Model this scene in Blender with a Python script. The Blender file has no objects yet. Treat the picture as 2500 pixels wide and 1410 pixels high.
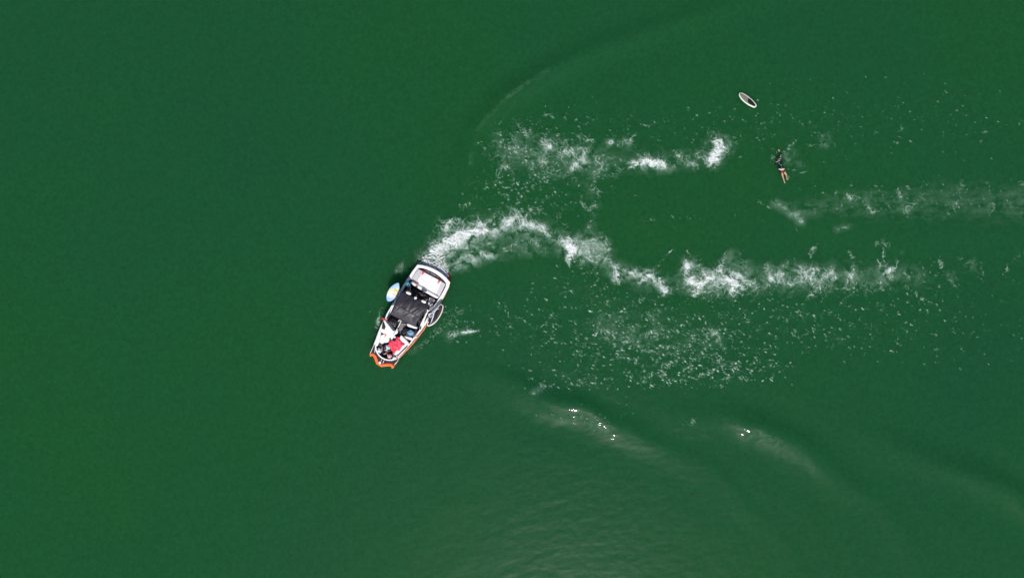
import bpy, math, random
import numpy as np
from mathutils import Vector, Matrix
import mathutils.geometry as mg
random.seed(7)
S = bpy.context.scene
C = S.collection
# ------------------------------------------------------------------ camera, world, sun
H = 42.0                      # drone height above the water, metres
PPM = 40.0                    # photograph pixels per metre on the water
cam = bpy.data.cameras.new('camera'); co = bpy.data.objects.new('camera', cam); C.objects.link(co)
co.location = (0, 0, H); cam.sensor_width = 36; cam.lens = 36*H/62.5
cam.clip_end = 20000; S.camera = co
S.render.resolution_x = 1024; S.render.resolution_y = 577
SUN = Vector((0.07, -0.53, 0.84)).normalized()
W = bpy.data.worlds.new('World'); S.world = W; W.use_nodes = True
nt = W.node_tree; nt.nodes.clear()
wo = nt.nodes.new('ShaderNodeOutputWorld'); bg = nt.nodes.new('ShaderNodeBackground'); sk = nt.nodes.new('ShaderNodeTexSky')
sk.sky_type = 'NISHITA'; sk.sun_disc = False
sk.sun_elevation = math.asin(SUN.z); sk.sun_rotation = math.atan2(SUN.x, SUN.y)
bg.inputs[1].default_value = 0.08
nt.links.new(sk.outputs[0], bg.inputs[0]); nt.links.new(bg.outputs[0], wo.inputs[0])
sl = bpy.data.lights.new('sun', 'SUN'); sl.energy = 3.6; sl.angle = math.radians(0.5); sl.color = (1, .965, .91)
so = bpy.data.objects.new('sun', sl); C.objects.link(so); so.location = (0, -10, 60)
so.rotation_euler = (-SUN).to_track_quat('-Z', 'Y').to_euler()
S.view_settings.view_transform = 'Standard'; S.view_settings.look = 'None'
S.view_settings.exposure = 0.2; S.view_settings.gamma = 1

# ------------------------------------------------------------------ helpers
def P(px, py, z=0.0):
    """a pixel of the 2500x1410 photograph, at height z, to a point in the world"""
    k = (H - z)/H
    return Vector(((px-1250)/PPM*k, -(py-705)/PPM*k, z))
def U(u, v, z=0.0):            # enlarged view of the boat (4.7 units per pixel)
    return P(880+u/4.7, 620+v/4.7, z)
def SW(u, v, z=0.0):           # enlarged view of the swimmer (11.75 units per pixel)
    return P(1860+u/11.75, 340+v/11.75, z)

def perlin(x, y, seed=0):
    x0 = np.floor(x).astype(np.int64); y0 = np.floor(y).astype(np.int64)
    fx = x-x0; fy = y-y0
    def g(ix, iy):
        h = (ix*374761393 + iy*668265263 + seed*974634777) & 0xffffffff
        h = ((h ^ (h >> 13))*1274126177) & 0xffffffff
        h = h ^ (h >> 16)
        a = (h & 0xffff)/65536.0*2*np.pi
        return np.cos(a), np.sin(a)
    s = fx*fx*fx*(fx*(fx*6-15)+10); t = fy*fy*fy*(fy*(fy*6-15)+10)
    def d(i, j):
        gx, gy = g(x0+i, y0+j); return gx*(fx-i)+gy*(fy-j)
    a = d(0, 0)*(1-s)+d(1, 0)*s; b = d(0, 1)*(1-s)+d(1, 1)*s
    return (a*(1-t)+b*t)*1.5
def fbm(x, y, seed, o=4):
    r = 0; a = 1; n = 0
    for i in range(o):
        r = r+a*perlin(x*2**i, y*2**i, seed+i*17); n += a; a *= .55
    return r/n*1.4
def sstep(a, b, x):
    t = np.clip((x-a)/(b-a), 0, 1); return t*t*(3-2*t)

def mat(name, col, rough=.5, spec=.5, var=0.0, scale=8.0, col2=None, bump=0.0, bscale=40., coat=0., metal=0.):
    m = bpy.data.materials.new(name); m.use_nodes = True
    n = m.node_tree.nodes; L = m.node_tree.links; b = n['Principled BSDF']
    tc = n.new('ShaderNodeTexCoord'); nz = n.new('ShaderNodeTexNoise'); nz.inputs['Scale'].default_value = scale
    nz.inputs['Detail'].default_value = 5
    L.new(tc.outputs['Object'], nz.inputs['Vector'])
    rp = n.new('ShaderNodeValToRGB'); L.new(nz.outputs['Fac'], rp.inputs[0])
    c2 = col2 if col2 else [max(0, c*(1-var)) for c in col]
    c1 = col if col2 else [min(1, c*(1+var*.4)) for c in col]
    rp.color_ramp.elements[0].position = .32; rp.color_ramp.elements[1].position = .68
    rp.color_ramp.elements[0].color = (*c2, 1); rp.color_ramp.elements[1].color = (*c1, 1)
    L.new(rp.outputs[0], b.inputs['Base Color'])
    b.inputs['Roughness'].default_value = rough; b.inputs['Specular IOR Level'].default_value = spec
    b.inputs['Coat Weight'].default_value = coat; b.inputs['Metallic'].default_value = metal
    if bump:
        n2 = n.new('ShaderNodeTexNoise'); n2.inputs['Scale'].default_value = bscale; L.new(tc.outputs['Object'], n2.inputs['Vector'])
        bp = n.new('ShaderNodeBump'); bp.inputs['Strength'].default_value = bump; bp.inputs['Distance'].default_value = .02
        L.new(n2.outputs['Fac'], bp.inputs['Height']); L.new(bp.outputs[0], b.inputs['Normal'])
    return m
M = dict(
    gel=mat('white_gelcoat', (.86, .85, .84), .25, .5, .06, 3, coat=.3),
    vinyl=mat('white_vinyl', (.84, .80, .80), .5, .4, .12, 5, bump=.15),
    grey_vinyl=mat('grey_vinyl', (.56, .53, .55), .55, .4, .1, 6, bump=.15),
    dgrey=mat('dark_grey_mat', (.085, .075, .085), .7, .3, .3, 9, bump=.2),
    mgrey=mat('mid_grey_mat', (.22, .2, .22), .7, .3, .25, 9, bump=.2),
    black=mat('black_plastic', (.012, .01, .014), .45, .4, .3, 10),
    blackv=mat('black_vinyl', (.02, .018, .024), .35, .5, .4, 7, bump=.2),
    canvas=mat('black_canvas', (.032, .028, .036), .48, .5, .35, 5, bump=.3, bscale=25),
    maroon=mat('maroon_gelcoat', (.034, .010, .012), .4, .4, .3, 5, coat=.3),
    orange=mat('orange_gelcoat', (.88, .165, .04), .3, .5, .15, 5, coat=.3),
    rust=mat('red_orange_gelcoat', (.42, .07, .025), .3, .5, .25, 3, coat=.3),
    red=mat('red_vinyl', (.72, .05, .05), .5, .4, .15, 8),
    chrome=mat('brushed_metal', (.62, .6, .58), .25, .5, .05, 20, metal=1),
    platform=mat('wet_grey_deck', (.80, .78, .80), .35, .5, .5, 7, bump=.3),
    skin=mat('tanned_skin', (.50, .26, .18), .5, .4, .15, 10),
    paleskin=mat('pale_wet_skin', (.44, .30, .18), .35, .5, .2, 14),
    hair=mat('dark_hair', (.018, .012, .010), .5, .4, .4, 60, bump=.6, bscale=120),
    teal=mat('teal_cloth', (.07, .27, .40), .8, .2, .25, 12, bump=.4),
    dteal=mat('dark_teal_cloth', (.012, .035, .042), .8, .2, .3, 12, bump=.4),
    navy=mat('navy_cloth', (.012, .012, .045), .8, .2, .35, 12, bump=.4),
    pblue=mat('pale_blue_cloth', (.42, .74, .86), .8, .2, .15, 12, bump=.4),
    wine=mat('wine_red_cloth', (.10, .008, .02), .8, .2, .3, 12, bump=.4),
    pink=mat('pale_pink_cloth', (.72, .42, .46), .8, .2, .15, 14, bump=.4),
    white=mat('white_cloth', (.75, .74, .75), .8, .2, .08, 14, bump=.4),
    towel=mat('red_towel_cloth', (.86, .028, .045), .85, .2, 0, 6, col2=(.86, .12, .19), bump=.6, bscale=30),
    btowel=mat('blue_towel_cloth', (.10, .34, .62), .75, .2, 0, 14, col2=(.34, .60, .80), bump=.6, bscale=30),
    shorts=mat('red_short_cloth', (.22, .012, .016), .7, .3, .3, 14, bump=.4),
    suit=mat('black_neoprene', (.008, .010, .010), .3, .5, .3, 14, bump=.3),
    lime=mat('lime_white_foam_rail', (.52, .74, .36), .4, .5, .08, 6),
    bwhite=mat('white_board_rail', (.66, .74, .58), .35, .5, .05, 6),
    pad=mat('grey_board_deck', (.18, .165, .15), .7, .3, .15, 10),
    padb=mat('black_traction_pad', (.005, .005, .006), .7, .3, .4, 12, bump=.5),
    woodred=mat('dark_red_board_deck', (.10, .016, .018), .4, .5, .3, 8),
)

class Frame:
    def __init__(s, loc, rz=0): s.loc = Vector(loc); s.rz = rz; s.inv = (Matrix.Translation(s.loc) @ Matrix.Rotation(rz, 4, 'Z')).inverted()
def thing(name, label, cat, loc, rz=0, group=None):
    o = bpy.data.objects.new(name, None); C.objects.link(o); o.empty_display_size = .2
    o.location = loc; o.rotation_euler = (0, 0, rz); o['label'] = label; o['category'] = cat
    if group: o['group'] = group
    o_frames[o.name] = Frame(loc, rz); return o
o_frames = {}
class MB:
    """collects faces in world coordinates; build() links them as one mesh object"""
    def __init__(s): s.v = []; s.f = []; s.m = []; s.sm = []
    def add(s, vs, fs, mi=0, smooth=True):
        b = len(s.v); s.v += [tuple(p) for p in vs]
        for f in fs: s.f.append(tuple(i+b for i in f)); s.m.append(mi); s.sm.append(smooth)
        return s
    def build(s, name, mats, parent=None, root=None, frame=None, label=None):
        if not isinstance(mats, (list, tuple)): mats = [mats]
        fr = frame or (o_frames[root.name] if root else (o_frames[parent.name] if parent and parent.name in o_frames else None))
        me = bpy.data.meshes.new(name)
        vs = [fr.inv @ Vector(p) for p in s.v] if fr else s.v
        me.from_pydata([tuple(p) for p in vs], [], s.f)
        for m in mats: me.materials.append(m)
        me.polygons.foreach_set('material_index', s.m); me.polygons.foreach_set('use_smooth', s.sm)
        me.update(); me.validate()
        o = bpy.data.objects.new(name, me); C.objects.link(o)
        if parent: o.parent = parent; o_frames[o.name] = fr
        elif frame: o.location = frame.loc; o.rotation_euler = (0, 0, frame.rz); o_frames[o.name] = frame
        if label: o['label'] = label
        # consistent normals
        import bmesh
        bm = bmesh.new(); bm.from_mesh(me); bmesh.ops.recalc_face_normals(bm, faces=bm.faces); bm.to_mesh(me); bm.free()
        return o
def area2(pts):
    return sum(pts[i].x*pts[(i+1) % len(pts)].y-pts[(i+1) % len(pts)].x*pts[i].y for i in range(len(pts)))
def inset(pts, d):
    n = len(pts); s = 1 if area2(pts) > 0 else -1; r = []
    for i in range(n):
        a = pts[i-1]; b = pts[i]; c = pts[(i+1) % n]
        e1 = (b-a).to_2d(); e2 = (c-b).to_2d()
        if e1.length < 1e-9: e1 = e2
        if e2.length < 1e-9: e2 = e1
        e1.normalize(); e2.normalize()
        n1 = Vector((-e1.y, e1.x))*s; n2 = Vector((-e2.y, e2.x))*s
        m = n1+n2
        if m.length < .2: m = n1
        m.normalize(); k = 1/max(.45, m.dot(n1))
        r.append(Vector((b.x+m.x*d*k, b.y+m.y*d*k, b.z)))
    return r
def smoothloop(pts, it=1, closed=True):
    for _ in range(it):
        q = []; n = len(pts)
        for i in range(n if closed else n-1):
            a = pts[i]; b = pts[(i+1) % n]; q += [a*.78+b*.22, a*.22+b*.78]
        if not closed: q = [pts[0]]+q+[pts[-1]]
        pts = q
    return pts
def capfaces(ps, off, flip=False):
    t = mg.tessellate_polygon([[Vector((p.x, p.y, 0)) for p in ps]])
    return [tuple(off+i for i in (q[::-1] if flip else q)) for q in t]
def slab(mb, pts, z0, r=.02, puff=0, mi=0, steps=3):
    """solid with a rounded top edge; pts already lie at their top height"""
    n = len(pts)
    rings = [[Vector((p.x, p.y, z0)) for p in pts]]
    for k in range(steps+1):
        a = math.pi/2*k/steps
        q = inset(pts, r*(1-math.cos(a)))
        rings.append([Vector((p.x, p.y, p.z-r+r*math.sin(a))) for p in q])
    vs = [p for rg in rings for p in rg]
    fs = capfaces(rings[0], 0, True)
    for k in range(len(rings)-1):
        for i in range(n):
            fs.append((k*n+i, k*n+(i+1) % n, (k+1)*n+(i+1) % n, (k+1)*n+i))
    top = rings[-1]
    if puff:
        c = sum(top, Vector())/n
        b = len(vs)
        mid = [p.lerp(c, .4)+Vector((0, 0, puff*.8)) for p in top]; vs += mid; vs.append(c+Vector((0, 0, puff)))
        lb = (len(rings)-1)*n
        for i in range(n):
            fs.append((lb+i, lb+(i+1) % n, b+(i+1) % n, b+i)); fs.append((b+i, b+(i+1) % n, b+n))
    else:
        fs += capfaces(rings[-1], (len(rings)-1)*n)
    mb.add(vs, fs, mi, True); return mb
def band(pts, w):
    """polygon round an open polyline, w metres wide"""
    l = []; r = []
    for i, p in enumerate(pts):
        a = pts[max(0, i-1)]; b = pts[min(len(pts)-1, i+1)]; e = (b-a).to_2d().normalized(); ww = w[i] if isinstance(w, (list, tuple)) else w
        nn = Vector((-e.y, e.x, 0))*ww/2; l.append(p+nn); r.append(p-nn)
    return l+r[::-1]
def tube(mb, pts, rad, seg=8, mi=0, caps=True):
    n = len(pts); rad = rad if isinstance(rad, (list, tuple)) else [rad]*n
    vs = []; fs = []; up = Vector((0, 0, 1))
    for i, p in enumerate(pts):
        t = (pts[min(n-1, i+1)]-pts[max(0, i-1)]).normalized()
        a = t.cross(up); a = t.cross(Vector((1, 0, 0))) if a.length < .1 else a
        a.normalize(); b = t.cross(a)
        for k in range(seg):
            an = 2*math.pi*k/seg; vs.append(p+(a*math.cos(an)+b*math.sin(an))*rad[i])
    for i in range(n-1):
        for k in range(seg): fs.append((i*seg+k, i*seg+(k+1) % seg, (i+1)*seg+(k+1) % seg, (i+1)*seg+k))
    if caps: fs += [tuple(range(seg))[::-1], tuple((n-1)*seg+k for k in range(seg))]
    mb.add(vs, fs, mi, True); return mb
def ellip(mb, c, r, mi=0, seg=14, rings=9, rot=None, zmin=-1.0, fn=None):
    vs = []; fs = []
    for i in range(rings+1):
        th = math.pi*i/rings; zz = max(math.cos(th), zmin)
        for k in range(seg):
            ph = 2*math.pi*k/seg
            d = Vector((math.sin(th)*math.cos(ph), math.sin(th)*math.sin(ph), zz))
            if fn: d = fn(d)
            d = Vector((d.x*r[0], d.y*r[1], d.z*r[2]))
            if rot: d = rot @ d
            vs.append(c+d)
    for i in range(rings):
        for k in range(seg): fs.append((i*seg+k, (i+1)*seg+k, (i+1)*seg+(k+1) % seg, i*seg+(k+1) % seg))
    mb.add(vs, fs, mi, True); return mb
def sheet(mb, quad, nu, nv, fz, th=.012, mi=0):
    """cloth-like patch between four corners, fz(s,t) lifts it, with thickness"""
    a, b, c, d = quad; top = []
    for j in range(nv+1):
        for i in range(nu+1):
            s = i/nu; t = j/nv
            p = (a*(1-s)+b*s)*(1-t)+(d*(1-s)+c*s)*t
            top.append(p+(fz(s, t) if isinstance(fz(s, t), Vector) else Vector((0, 0, fz(s, t)))))
    bot = [p-Vector((0, 0, th)) for p in top]; n = len(top); w = nu+1; fs = []
    for j in range(nv):
        for i in range(nu):
            q = (j*w+i, j*w+i+1, (j+1)*w+i+1, (j+1)*w+i); fs.append(q); fs.append(tuple(n+k for k in q[::-1]))
    rim = [i for i in range(nu+1)]+[j*w+nu for j in range(1, nv+1)]+[nv*w+i for i in range(nu-1, -1, -1)]+[j*w for j in range(nv-1, 0, -1)]
    for k in range(len(rim)): x = rim[k]; y = rim[(k+1) % len(rim)]; fs.append((x, n+x, n+y, y))
    mb.add(top+bot, fs, mi, True); return mb
def skinmesh(mb, nodes, edges, mi=0, sub=2):
    """continuous surface grown over a skeleton: nodes = [(Vector, radius)], first one is the root"""
    me = bpy.data.meshes.new('skeleton'); me.from_pydata([tuple(n[0]) for n in nodes], edges, [])
    o = bpy.data.objects.new('skeleton', me); C.objects.link(o)
    md = o.modifiers.new('skin', 'SKIN'); md.branch_smoothing = .6
    if not me.skin_vertices: me.skin_vertices.new() if hasattr(me.skin_vertices, 'new') else None
    for i, n in enumerate(nodes):
        r = n[1] if isinstance(n[1], tuple) else (n[1], n[1])
        me.skin_vertices[0].data[i].radius = r; me.skin_vertices[0].data[i].use_root = (i == 0)
    ms = o.modifiers.new('sub', 'SUBSURF'); ms.levels = sub; ms.render_levels = sub
    dg = bpy.context.evaluated_depsgraph_get(); dg.update(); ev = o.evaluated_get(dg); m2 = ev.to_mesh()
    vs = [v.co.copy() for v in m2.vertices]; fs = [tuple(p.vertices) for p in m2.polygons]
    ev.to_mesh_clear(); bpy.data.objects.remove(o); bpy.data.meshes.remove(me)
    mb.add(vs, fs, mi, True); return mb

# ------------------------------------------------------------------ wake geometry
CRESTS = [  # (pixels along the crest, width each side [left of travel, right of travel] m, heights)
    ([(1120, 880), (1200, 915), (1282, 945), (1355, 974), (1432, 1000), (1535, 1045), (1680, 1115), (1800, 1200), (1900, 1310), (1990, 1450)], (.5, .9),
     [0, .06, .16, .235, .25, .12, .05, .03, .02, .02]),
    ([(1560, 975), (1650, 1015), (1765, 1018), (1865, 1040), (1955, 1088), (2040, 1152), (2150, 1240), (2240, 1350), (2300, 1450)], (.7, .9),
     [0, .03, .09, .25, .20, .12, .07, .04, .02]),
    ([(2050, 1030), (2160, 1080), (2260, 1120), (2360, 1155), (2450, 1195), (2560, 1260), (2700, 1380)], (.7, .9), [0, .06, .13, .20, .24, .22, .1]),
    ([(1158, 480), (1135, 400), (1165, 310), (1240, 235), (1330, 178), (1450, 118), (1600, 68), (1800, 5), (2000, -60)], (.6, .7),
     [.10, .12, .15, .22, .20, .15, .11, .08, .05]),
    ([(1880, 545), (2000, 540), (2150, 555), (2300, 560), (2500, 565), (2700, 570)], (1.2, 1.2), [0, .06, .08, .08, .07, .05]),
    ([(1200, 640), (1300, 625), (1370, 660), (1480, 720), (1600, 740), (1750, 745), (1950, 735), (2200, 740)], (1.5, 1.0), [0, .05, .09, .09, .08, .06, .05, 0]),
]
def polyd(x, y, pts, vals, margin=None):
    """distance, side and interpolated value of the nearest point of a polyline (world metres)"""
    D = np.full(x.shape, 1e9); SG = np.zeros(x.shape); V = np.zeros(x.shape)
    for i in range(len(pts)-1):
        ax, ay = pts[i]; bx, by = pts[i+1]; ex, ey = bx-ax, by-ay; L2 = ex*ex+ey*ey+1e-12
        t = np.clip(((x-ax)*ex+(y-ay)*ey)/L2, 0, 1)
        dx = x-ax-t*ex; dy = y-ay-t*ey; d = np.hypot(dx, dy)
        k = d < D
        D = np.where(k, d, D); SG = np.where(k, np.sign(ex*dy-ey*dx), SG); V = np.where(k, vals[i]*(1-t)+vals[i+1]*t, V)
    return D, SG, V
def waterh(x, y):
    h = np.zeros(x.shape)
    near = (np.abs(x) < 45) & (np.abs(y) < 30)
    xn = x[near]; yn = y[near]; hn = np.zeros(xn.shape)
    for pts, (wl, wr), hs in CRESTS:
        w = [((a-1250)/PPM, -(b-705)/PPM) for a, b in pts]
        wob = fbm(xn/3.5, yn/3.5, 91, 2)*.25
        D, SG, V = polyd(xn+wob, yn+wob*.6, w, hs)
        wd = np.where(SG > 0, wl, wr)
        hn += V*(np.exp(-(D/wd)**2)-.16*np.exp(-((D-2.0*wd)/(wd*1.1))**2))
    px = xn*PPM+1250; py = 705-yn*PPM
    # churned water inside the wake
    chop = np.exp(-(((px-1650)/480)**2+((py-840)/110)**2)**1.5)+.8*np.exp(-(((px-1300)/190)**2+((py-440)/130)**2)**1.5)+.5*np.exp(-(((px-2150)/350)**2+((py-700)/170)**2)**1.5)
    chop = np.clip(chop, 0, 1)
    hn += chop*(.02*fbm(xn/1.3, yn/.8, 5, 3))
    gl = sum(q*np.exp(-(((px-a)/w_)**2+((py-b)/v_)**2)) for a, b, w_, v_, q in ((1352, 998, 18, 8, .8), (1402, 1014, 16, 7, .8), (1462, 1036, 34, 14, 1), (1858, 1062, 46, 16, 1), (1302, 934, 8, 5, .8), (1900, 1075, 20, 12, .5)))
    hn += .015*gl*perlin(xn/.34, yn/.20, 77)
    for a, b, r_ in ((1825, 245, 26), (1906, 405, 34)):
        dd = np.hypot((px-a), (py-b)); hn += .008*np.exp(-((dd-r_)/26)**2)*np.cos((dd-r_)/4.2)
    hn += .006*fbm(xn/.9+yn/2.5, yn/.45-xn/3, 47, 2)*sstep(870, 960, py)*sstep(1150, 1300, px)
    # low wind ripples, stronger towards the bottom of the picture
    rp = sstep(820, 1300, py)
    a = .35; xr = xn*math.cos(a)+yn*math.sin(a); yr = -xn*math.sin(a)+yn*math.cos(a)
    hn += (.003+.006*rp)*fbm(xr/3.2, yr/1.1, 33, 3)
    hn *= sstep(30, 25, np.abs(yn))*sstep(45, 38, np.abs(xn))
    h[near] = hn
    return h
def axis(lim, st, far):
    a = list(np.arange(-lim, lim+1e-6, st)); s = st; x = lim; out = []
    while x < far: s *= 1.35; x += s; out.append(x)
    return np.array([-v for v in out[::-1]]+a+out)
def gridmesh(name, X, Y, Z, keep=None, attr=None):
    ny, nx = X.shape
    idx = np.arange(nx*ny).reshape(ny, nx)
    q = np.stack([idx[:-1, :-1], idx[:-1, 1:], idx[1:, 1:], idx[1:, :-1]], -1).reshape(-1, 4)
    if keep is not None:
        kq = keep.reshape(-1)[q].max(1); q = q[kq]
        used = np.unique(q); rem = np.zeros(nx*ny, np.int64); rem[used] = np.arange(len(used)); q = rem[q]
    else: used = np.arange(nx*ny)
    co_ = np.stack([X.reshape(-1)[used], Y.reshape(-1)[used], Z.reshape(-1)[used]], -1).astype(np.float32)
    me = bpy.data.meshes.new(name); me.vertices.add(len(co_)); me.vertices.foreach_set('co', co_.reshape(-1))
    me.loops.add(q.size); me.loops.foreach_set('vertex_index', q.reshape(-1).astype(np.int32))
    me.polygons.add(len(q)); me.polygons.foreach_set('loop_start', np.arange(0, q.size, 4, dtype=np.int32))
    me.polygons.foreach_set('loop_total', np.full(len(q), 4, np.int32))
    me.polygons.foreach_set('use_smooth', np.ones(len(q), bool))
    if attr is not None:
        at = me.attributes.new('foam', 'FLOAT', 'POINT'); at.data.foreach_set('value', attr.reshape(-1)[used].astype(np.float32))  # foam cover, with the painted glints and reflection in it
    me.update(calc_edges=True)
    o = bpy.data.objects.new(name, me); C.objects.link(o); return o
ax_ = axis(34, .06, 6000); ay_ = axis(20, .06, 6000)
X, Y = np.meshgrid(ax_, ay_)
water = gridmesh('water', X, Y, waterh(X, Y)); water['kind'] = 'structure'; water['label'] = 'deep green lake water with a curving boat wake'

def water_mat():
    m = bpy.data.materials.new('green_lake_water'); m.use_nodes = True
    n = m.node_tree.nodes; L = m.node_tree.links; b = n['Principled BSDF']
    g = n.new('ShaderNodeNewGeometry')
    big = n.new('ShaderNodeTexNoise'); big.inputs['Scale'].default_value = .05; big.inputs['Detail'].default_value = 3
    fine = n.new('ShaderNodeTexNoise'); fine.inputs['Scale'].default_value = 4.0; fine.inputs['Detail'].default_value = 6; fine.inputs['Roughness'].default_value = .75
    for k in (big, fine): L.new(g.outputs['Position'], k.inputs['Vector'])
    r = n.new('ShaderNodeValToRGB'); L.new(big.outputs['Fac'], r.inputs[0])
    e = r.color_ramp.elements; e[0].position = .24; e[1].position = .78
    e[0].color = (.0096, .069, .0175, 1); e[1].color = (.0084, .061, .0245, 1)
    r2 = n.new('ShaderNodeMapRange'); L.new(fine.outputs['Fac'], r2.inputs[0])
    r2.inputs['From Min'].default_value = .3; r2.inputs['From Max'].default_value = .7; r2.inputs['To Min'].default_value = .84; r2.inputs['To Max'].default_value = 1.16
    mx = n.new('ShaderNodeVectorMath'); mx.operation = 'SCALE'; L.new(r.outputs[0], mx.inputs[0]); L.new(r2.outputs[0], mx.inputs['Scale'])
    L.new(mx.outputs[0], b.inputs['Base Color'])
    b.inputs['IOR'].default_value = 1.33; b.inputs['Roughness'].default_value = .31
    b.inputs['Specular IOR Level'].default_value = .045; b.inputs['Coat Weight'].default_value = .26; b.inputs['Coat IOR'].default_value = 1.33; b.inputs['Coat Roughness'].default_value = .032
    b.subsurface_method = 'BURLEY'; b.inputs['Subsurface Weight'].default_value = 1; b.inputs['Subsurface Radius'].default_value = (.35, 1, .5); b.inputs['Subsurface Scale'].default_value = 1.5
    mp = n.new('ShaderNodeMapping'); mp.inputs['Rotation'].default_value = (0, 0, -.35); mp.inputs['Scale'].default_value = (.45, 1, 1)
    L.new(g.outputs['Position'], mp.inputs['Vector'])
    rip = n.new('ShaderNodeTexNoise'); rip.inputs['Scale'].default_value = 2.2; rip.inputs['Detail'].default_value = 5; rip.inputs['Roughness'].default_value = .6
    L.new(mp.outputs[0], rip.inputs['Vector'])
    bp = n.new('ShaderNodeBump'); bp.inputs['Strength'].default_value = .3; bp.inputs['Distance'].default_value = .03
    L.new(rip.outputs['Fac'], bp.inputs['Height']); L.new(bp.outputs[0], b.inputs['Normal']); L.new(bp.outputs[0], b.inputs['Coat Normal'])
    return m
water.data.materials.append(water_mat())

# ------------------------------------------------------------------ foam
ST = 1.15
gx = np.arange(880, 2600, ST); gy = np.arange(150, 1075, ST)
FX, FY = np.meshgrid(gx, gy)
ED = np.zeros(FX.shape); EL = np.zeros(FX.shape); EH = np.zeros(FX.shape)
def stroke(A, pts, s=1.0):
    ws = [p[2] for p in pts]; m = max(ws)*2.6
    i0 = max(0, int((min(p[0] for p in pts)-m-880)/ST)); i1 = min(FX.shape[1], int((max(p[0] for p in pts)+m-880)/ST)+2)
    j0 = max(0, int((min(p[1] for p in pts)-m-150)/ST)); j1 = min(FX.shape[0], int((max(p[1] for p in pts)+m-150)/ST)+2)
    if i1 <= i0 or j1 <= j0: return
    x = FX[j0:j1, i0:i1]; y = FY[j0:j1, i0:i1]
    if len(pts) == 1: D = np.hypot(x-pts[0][0], y-pts[0][1]); V = np.full(x.shape, pts[0][2])
    else: D, _, V = polyd(x, y, [(p[0], p[1]) for p in pts], ws)
    e = s*np.exp(-(D/V)**2)
    A[j0:j1, i0:i1] = 1-(1-A[j0:j1, i0:i1])*(1-np.clip(e, 0, 1))
d, l, h = [], [], []
# propeller wash behind the stern
d += [([(1030, 644, 9), (1060, 648, 11), (1090, 662, 8)], .8), ([(1042, 642, 17), (1068, 616, 19), (1092, 594, 19), (1118, 577, 16), (1150, 568, 10), (1185, 560, 7)], 1.0),
      ([(1068, 640, 16), (1085, 648, 9)], .55), ([(1090, 600, 9), (1125, 582, 7), (1165, 566, 5)], .6),
      ([(1088, 562, 4), (1092, 545, 4), (1104, 535, 4)], .6)]
l += [([(1030, 634, 12), (1060, 596, 18), (1090, 560, 24), (1130, 552, 24), (1170, 552, 20), (1215, 545, 20), (1255, 532, 24), (1290, 545, 20), (1325, 560, 15), (1350, 576, 12), (1378, 592, 9)], 1.0),
      ([(1096, 624, 6), (1122, 627, 5), (1150, 621, 6), (1190, 618, 7), (1215, 610, 5), (1246, 612, 3)], .9),
      ([(1140, 602, 6), (1155, 620, 5)], .7), ([(1188, 580, 6), (1196, 596, 7), (1204, 610, 6)], .8),
      ([(1230, 605, 4), (1262, 594, 5), (1285, 587, 6), (1306, 592, 6), (1326, 606, 4), (1347, 611, 2)], .85),
      ([(1130, 512, 4), (1136, 501, 4), (1147, 495, 3)], .9), ([(1159, 447, 4), (1162, 480, 4)], .6),
      ([(1335, 498, 5), (1352, 496, 4), (1366, 508, 4), (1372, 520, 4)], .7), ([(1300, 512, 10), (1318, 512, 9)], .9),
      ([(1360, 530, 10), (1378, 545, 10), (1380, 560, 6)], .55), ([(1380, 548, 3), (1400, 561, 2)], .6)]
h += [([(1060, 625, 26), (1100, 590, 28), (1150, 575, 24), (1250, 545, 26), (1310, 556, 18)], .75),
      ([(1098, 656, 12), (1130, 642, 14), (1170, 630, 12), (1200, 622, 10)], .85), ([(1110, 615, 14), (1160, 600, 14)], .4)]
# big curl where the wash bends
d += [([(1388, 584, 9), (1392, 604, 15), (1388, 628, 11), (1386, 640, 6)], .85)]
l += [([(1365, 594, 4), (1380, 592, 5), (1395, 600, 20), (1430, 618, 20), (1462, 630, 14), (1492, 628, 7)], 1.0),
      ([(1448, 590, 9), (1466, 580, 9), (1480, 592, 10), (1482, 610, 10)], .7), ([(1400, 570, 10), (1445, 560, 14)], .35)]
h += [([(1392, 606, 20), (1430, 600, 26), (1470, 598, 18)], .75), ([(1430, 625, 20), (1480, 632, 10)], .5)]
d += [([(1500, 652, 5), (1507, 672, 7), (1511, 692, 5)], .7), ([(1560, 688, 4), (1573, 681, 7), (1584, 669, 6)], .65),
      ([(1608, 678, 5), (1617, 694, 8), (1622, 708, 10)], .9), ([(1520, 663, 6), (1545, 664, 5)], .45)]
l += [([(1485, 628, 6), (1500, 645, 12), (1510, 680, 13)], 1.0), ([(1505, 660, 9), (1545, 662, 10), (1585, 668, 11), (1605, 680, 12), (1622, 705, 13)], 1.0),
      ([(1560, 655, 8), (1590, 655, 7)], .5), ([(1601, 655, 2.4), (1618, 634, 2.4), (1638, 611, 3)], .7), ([(1628, 700, 5), (1660, 712, 3)], .4)]
h += [([(1505, 670, 14), (1560, 672, 12), (1600, 680, 14), (1620, 700, 16)], .5)]
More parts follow.
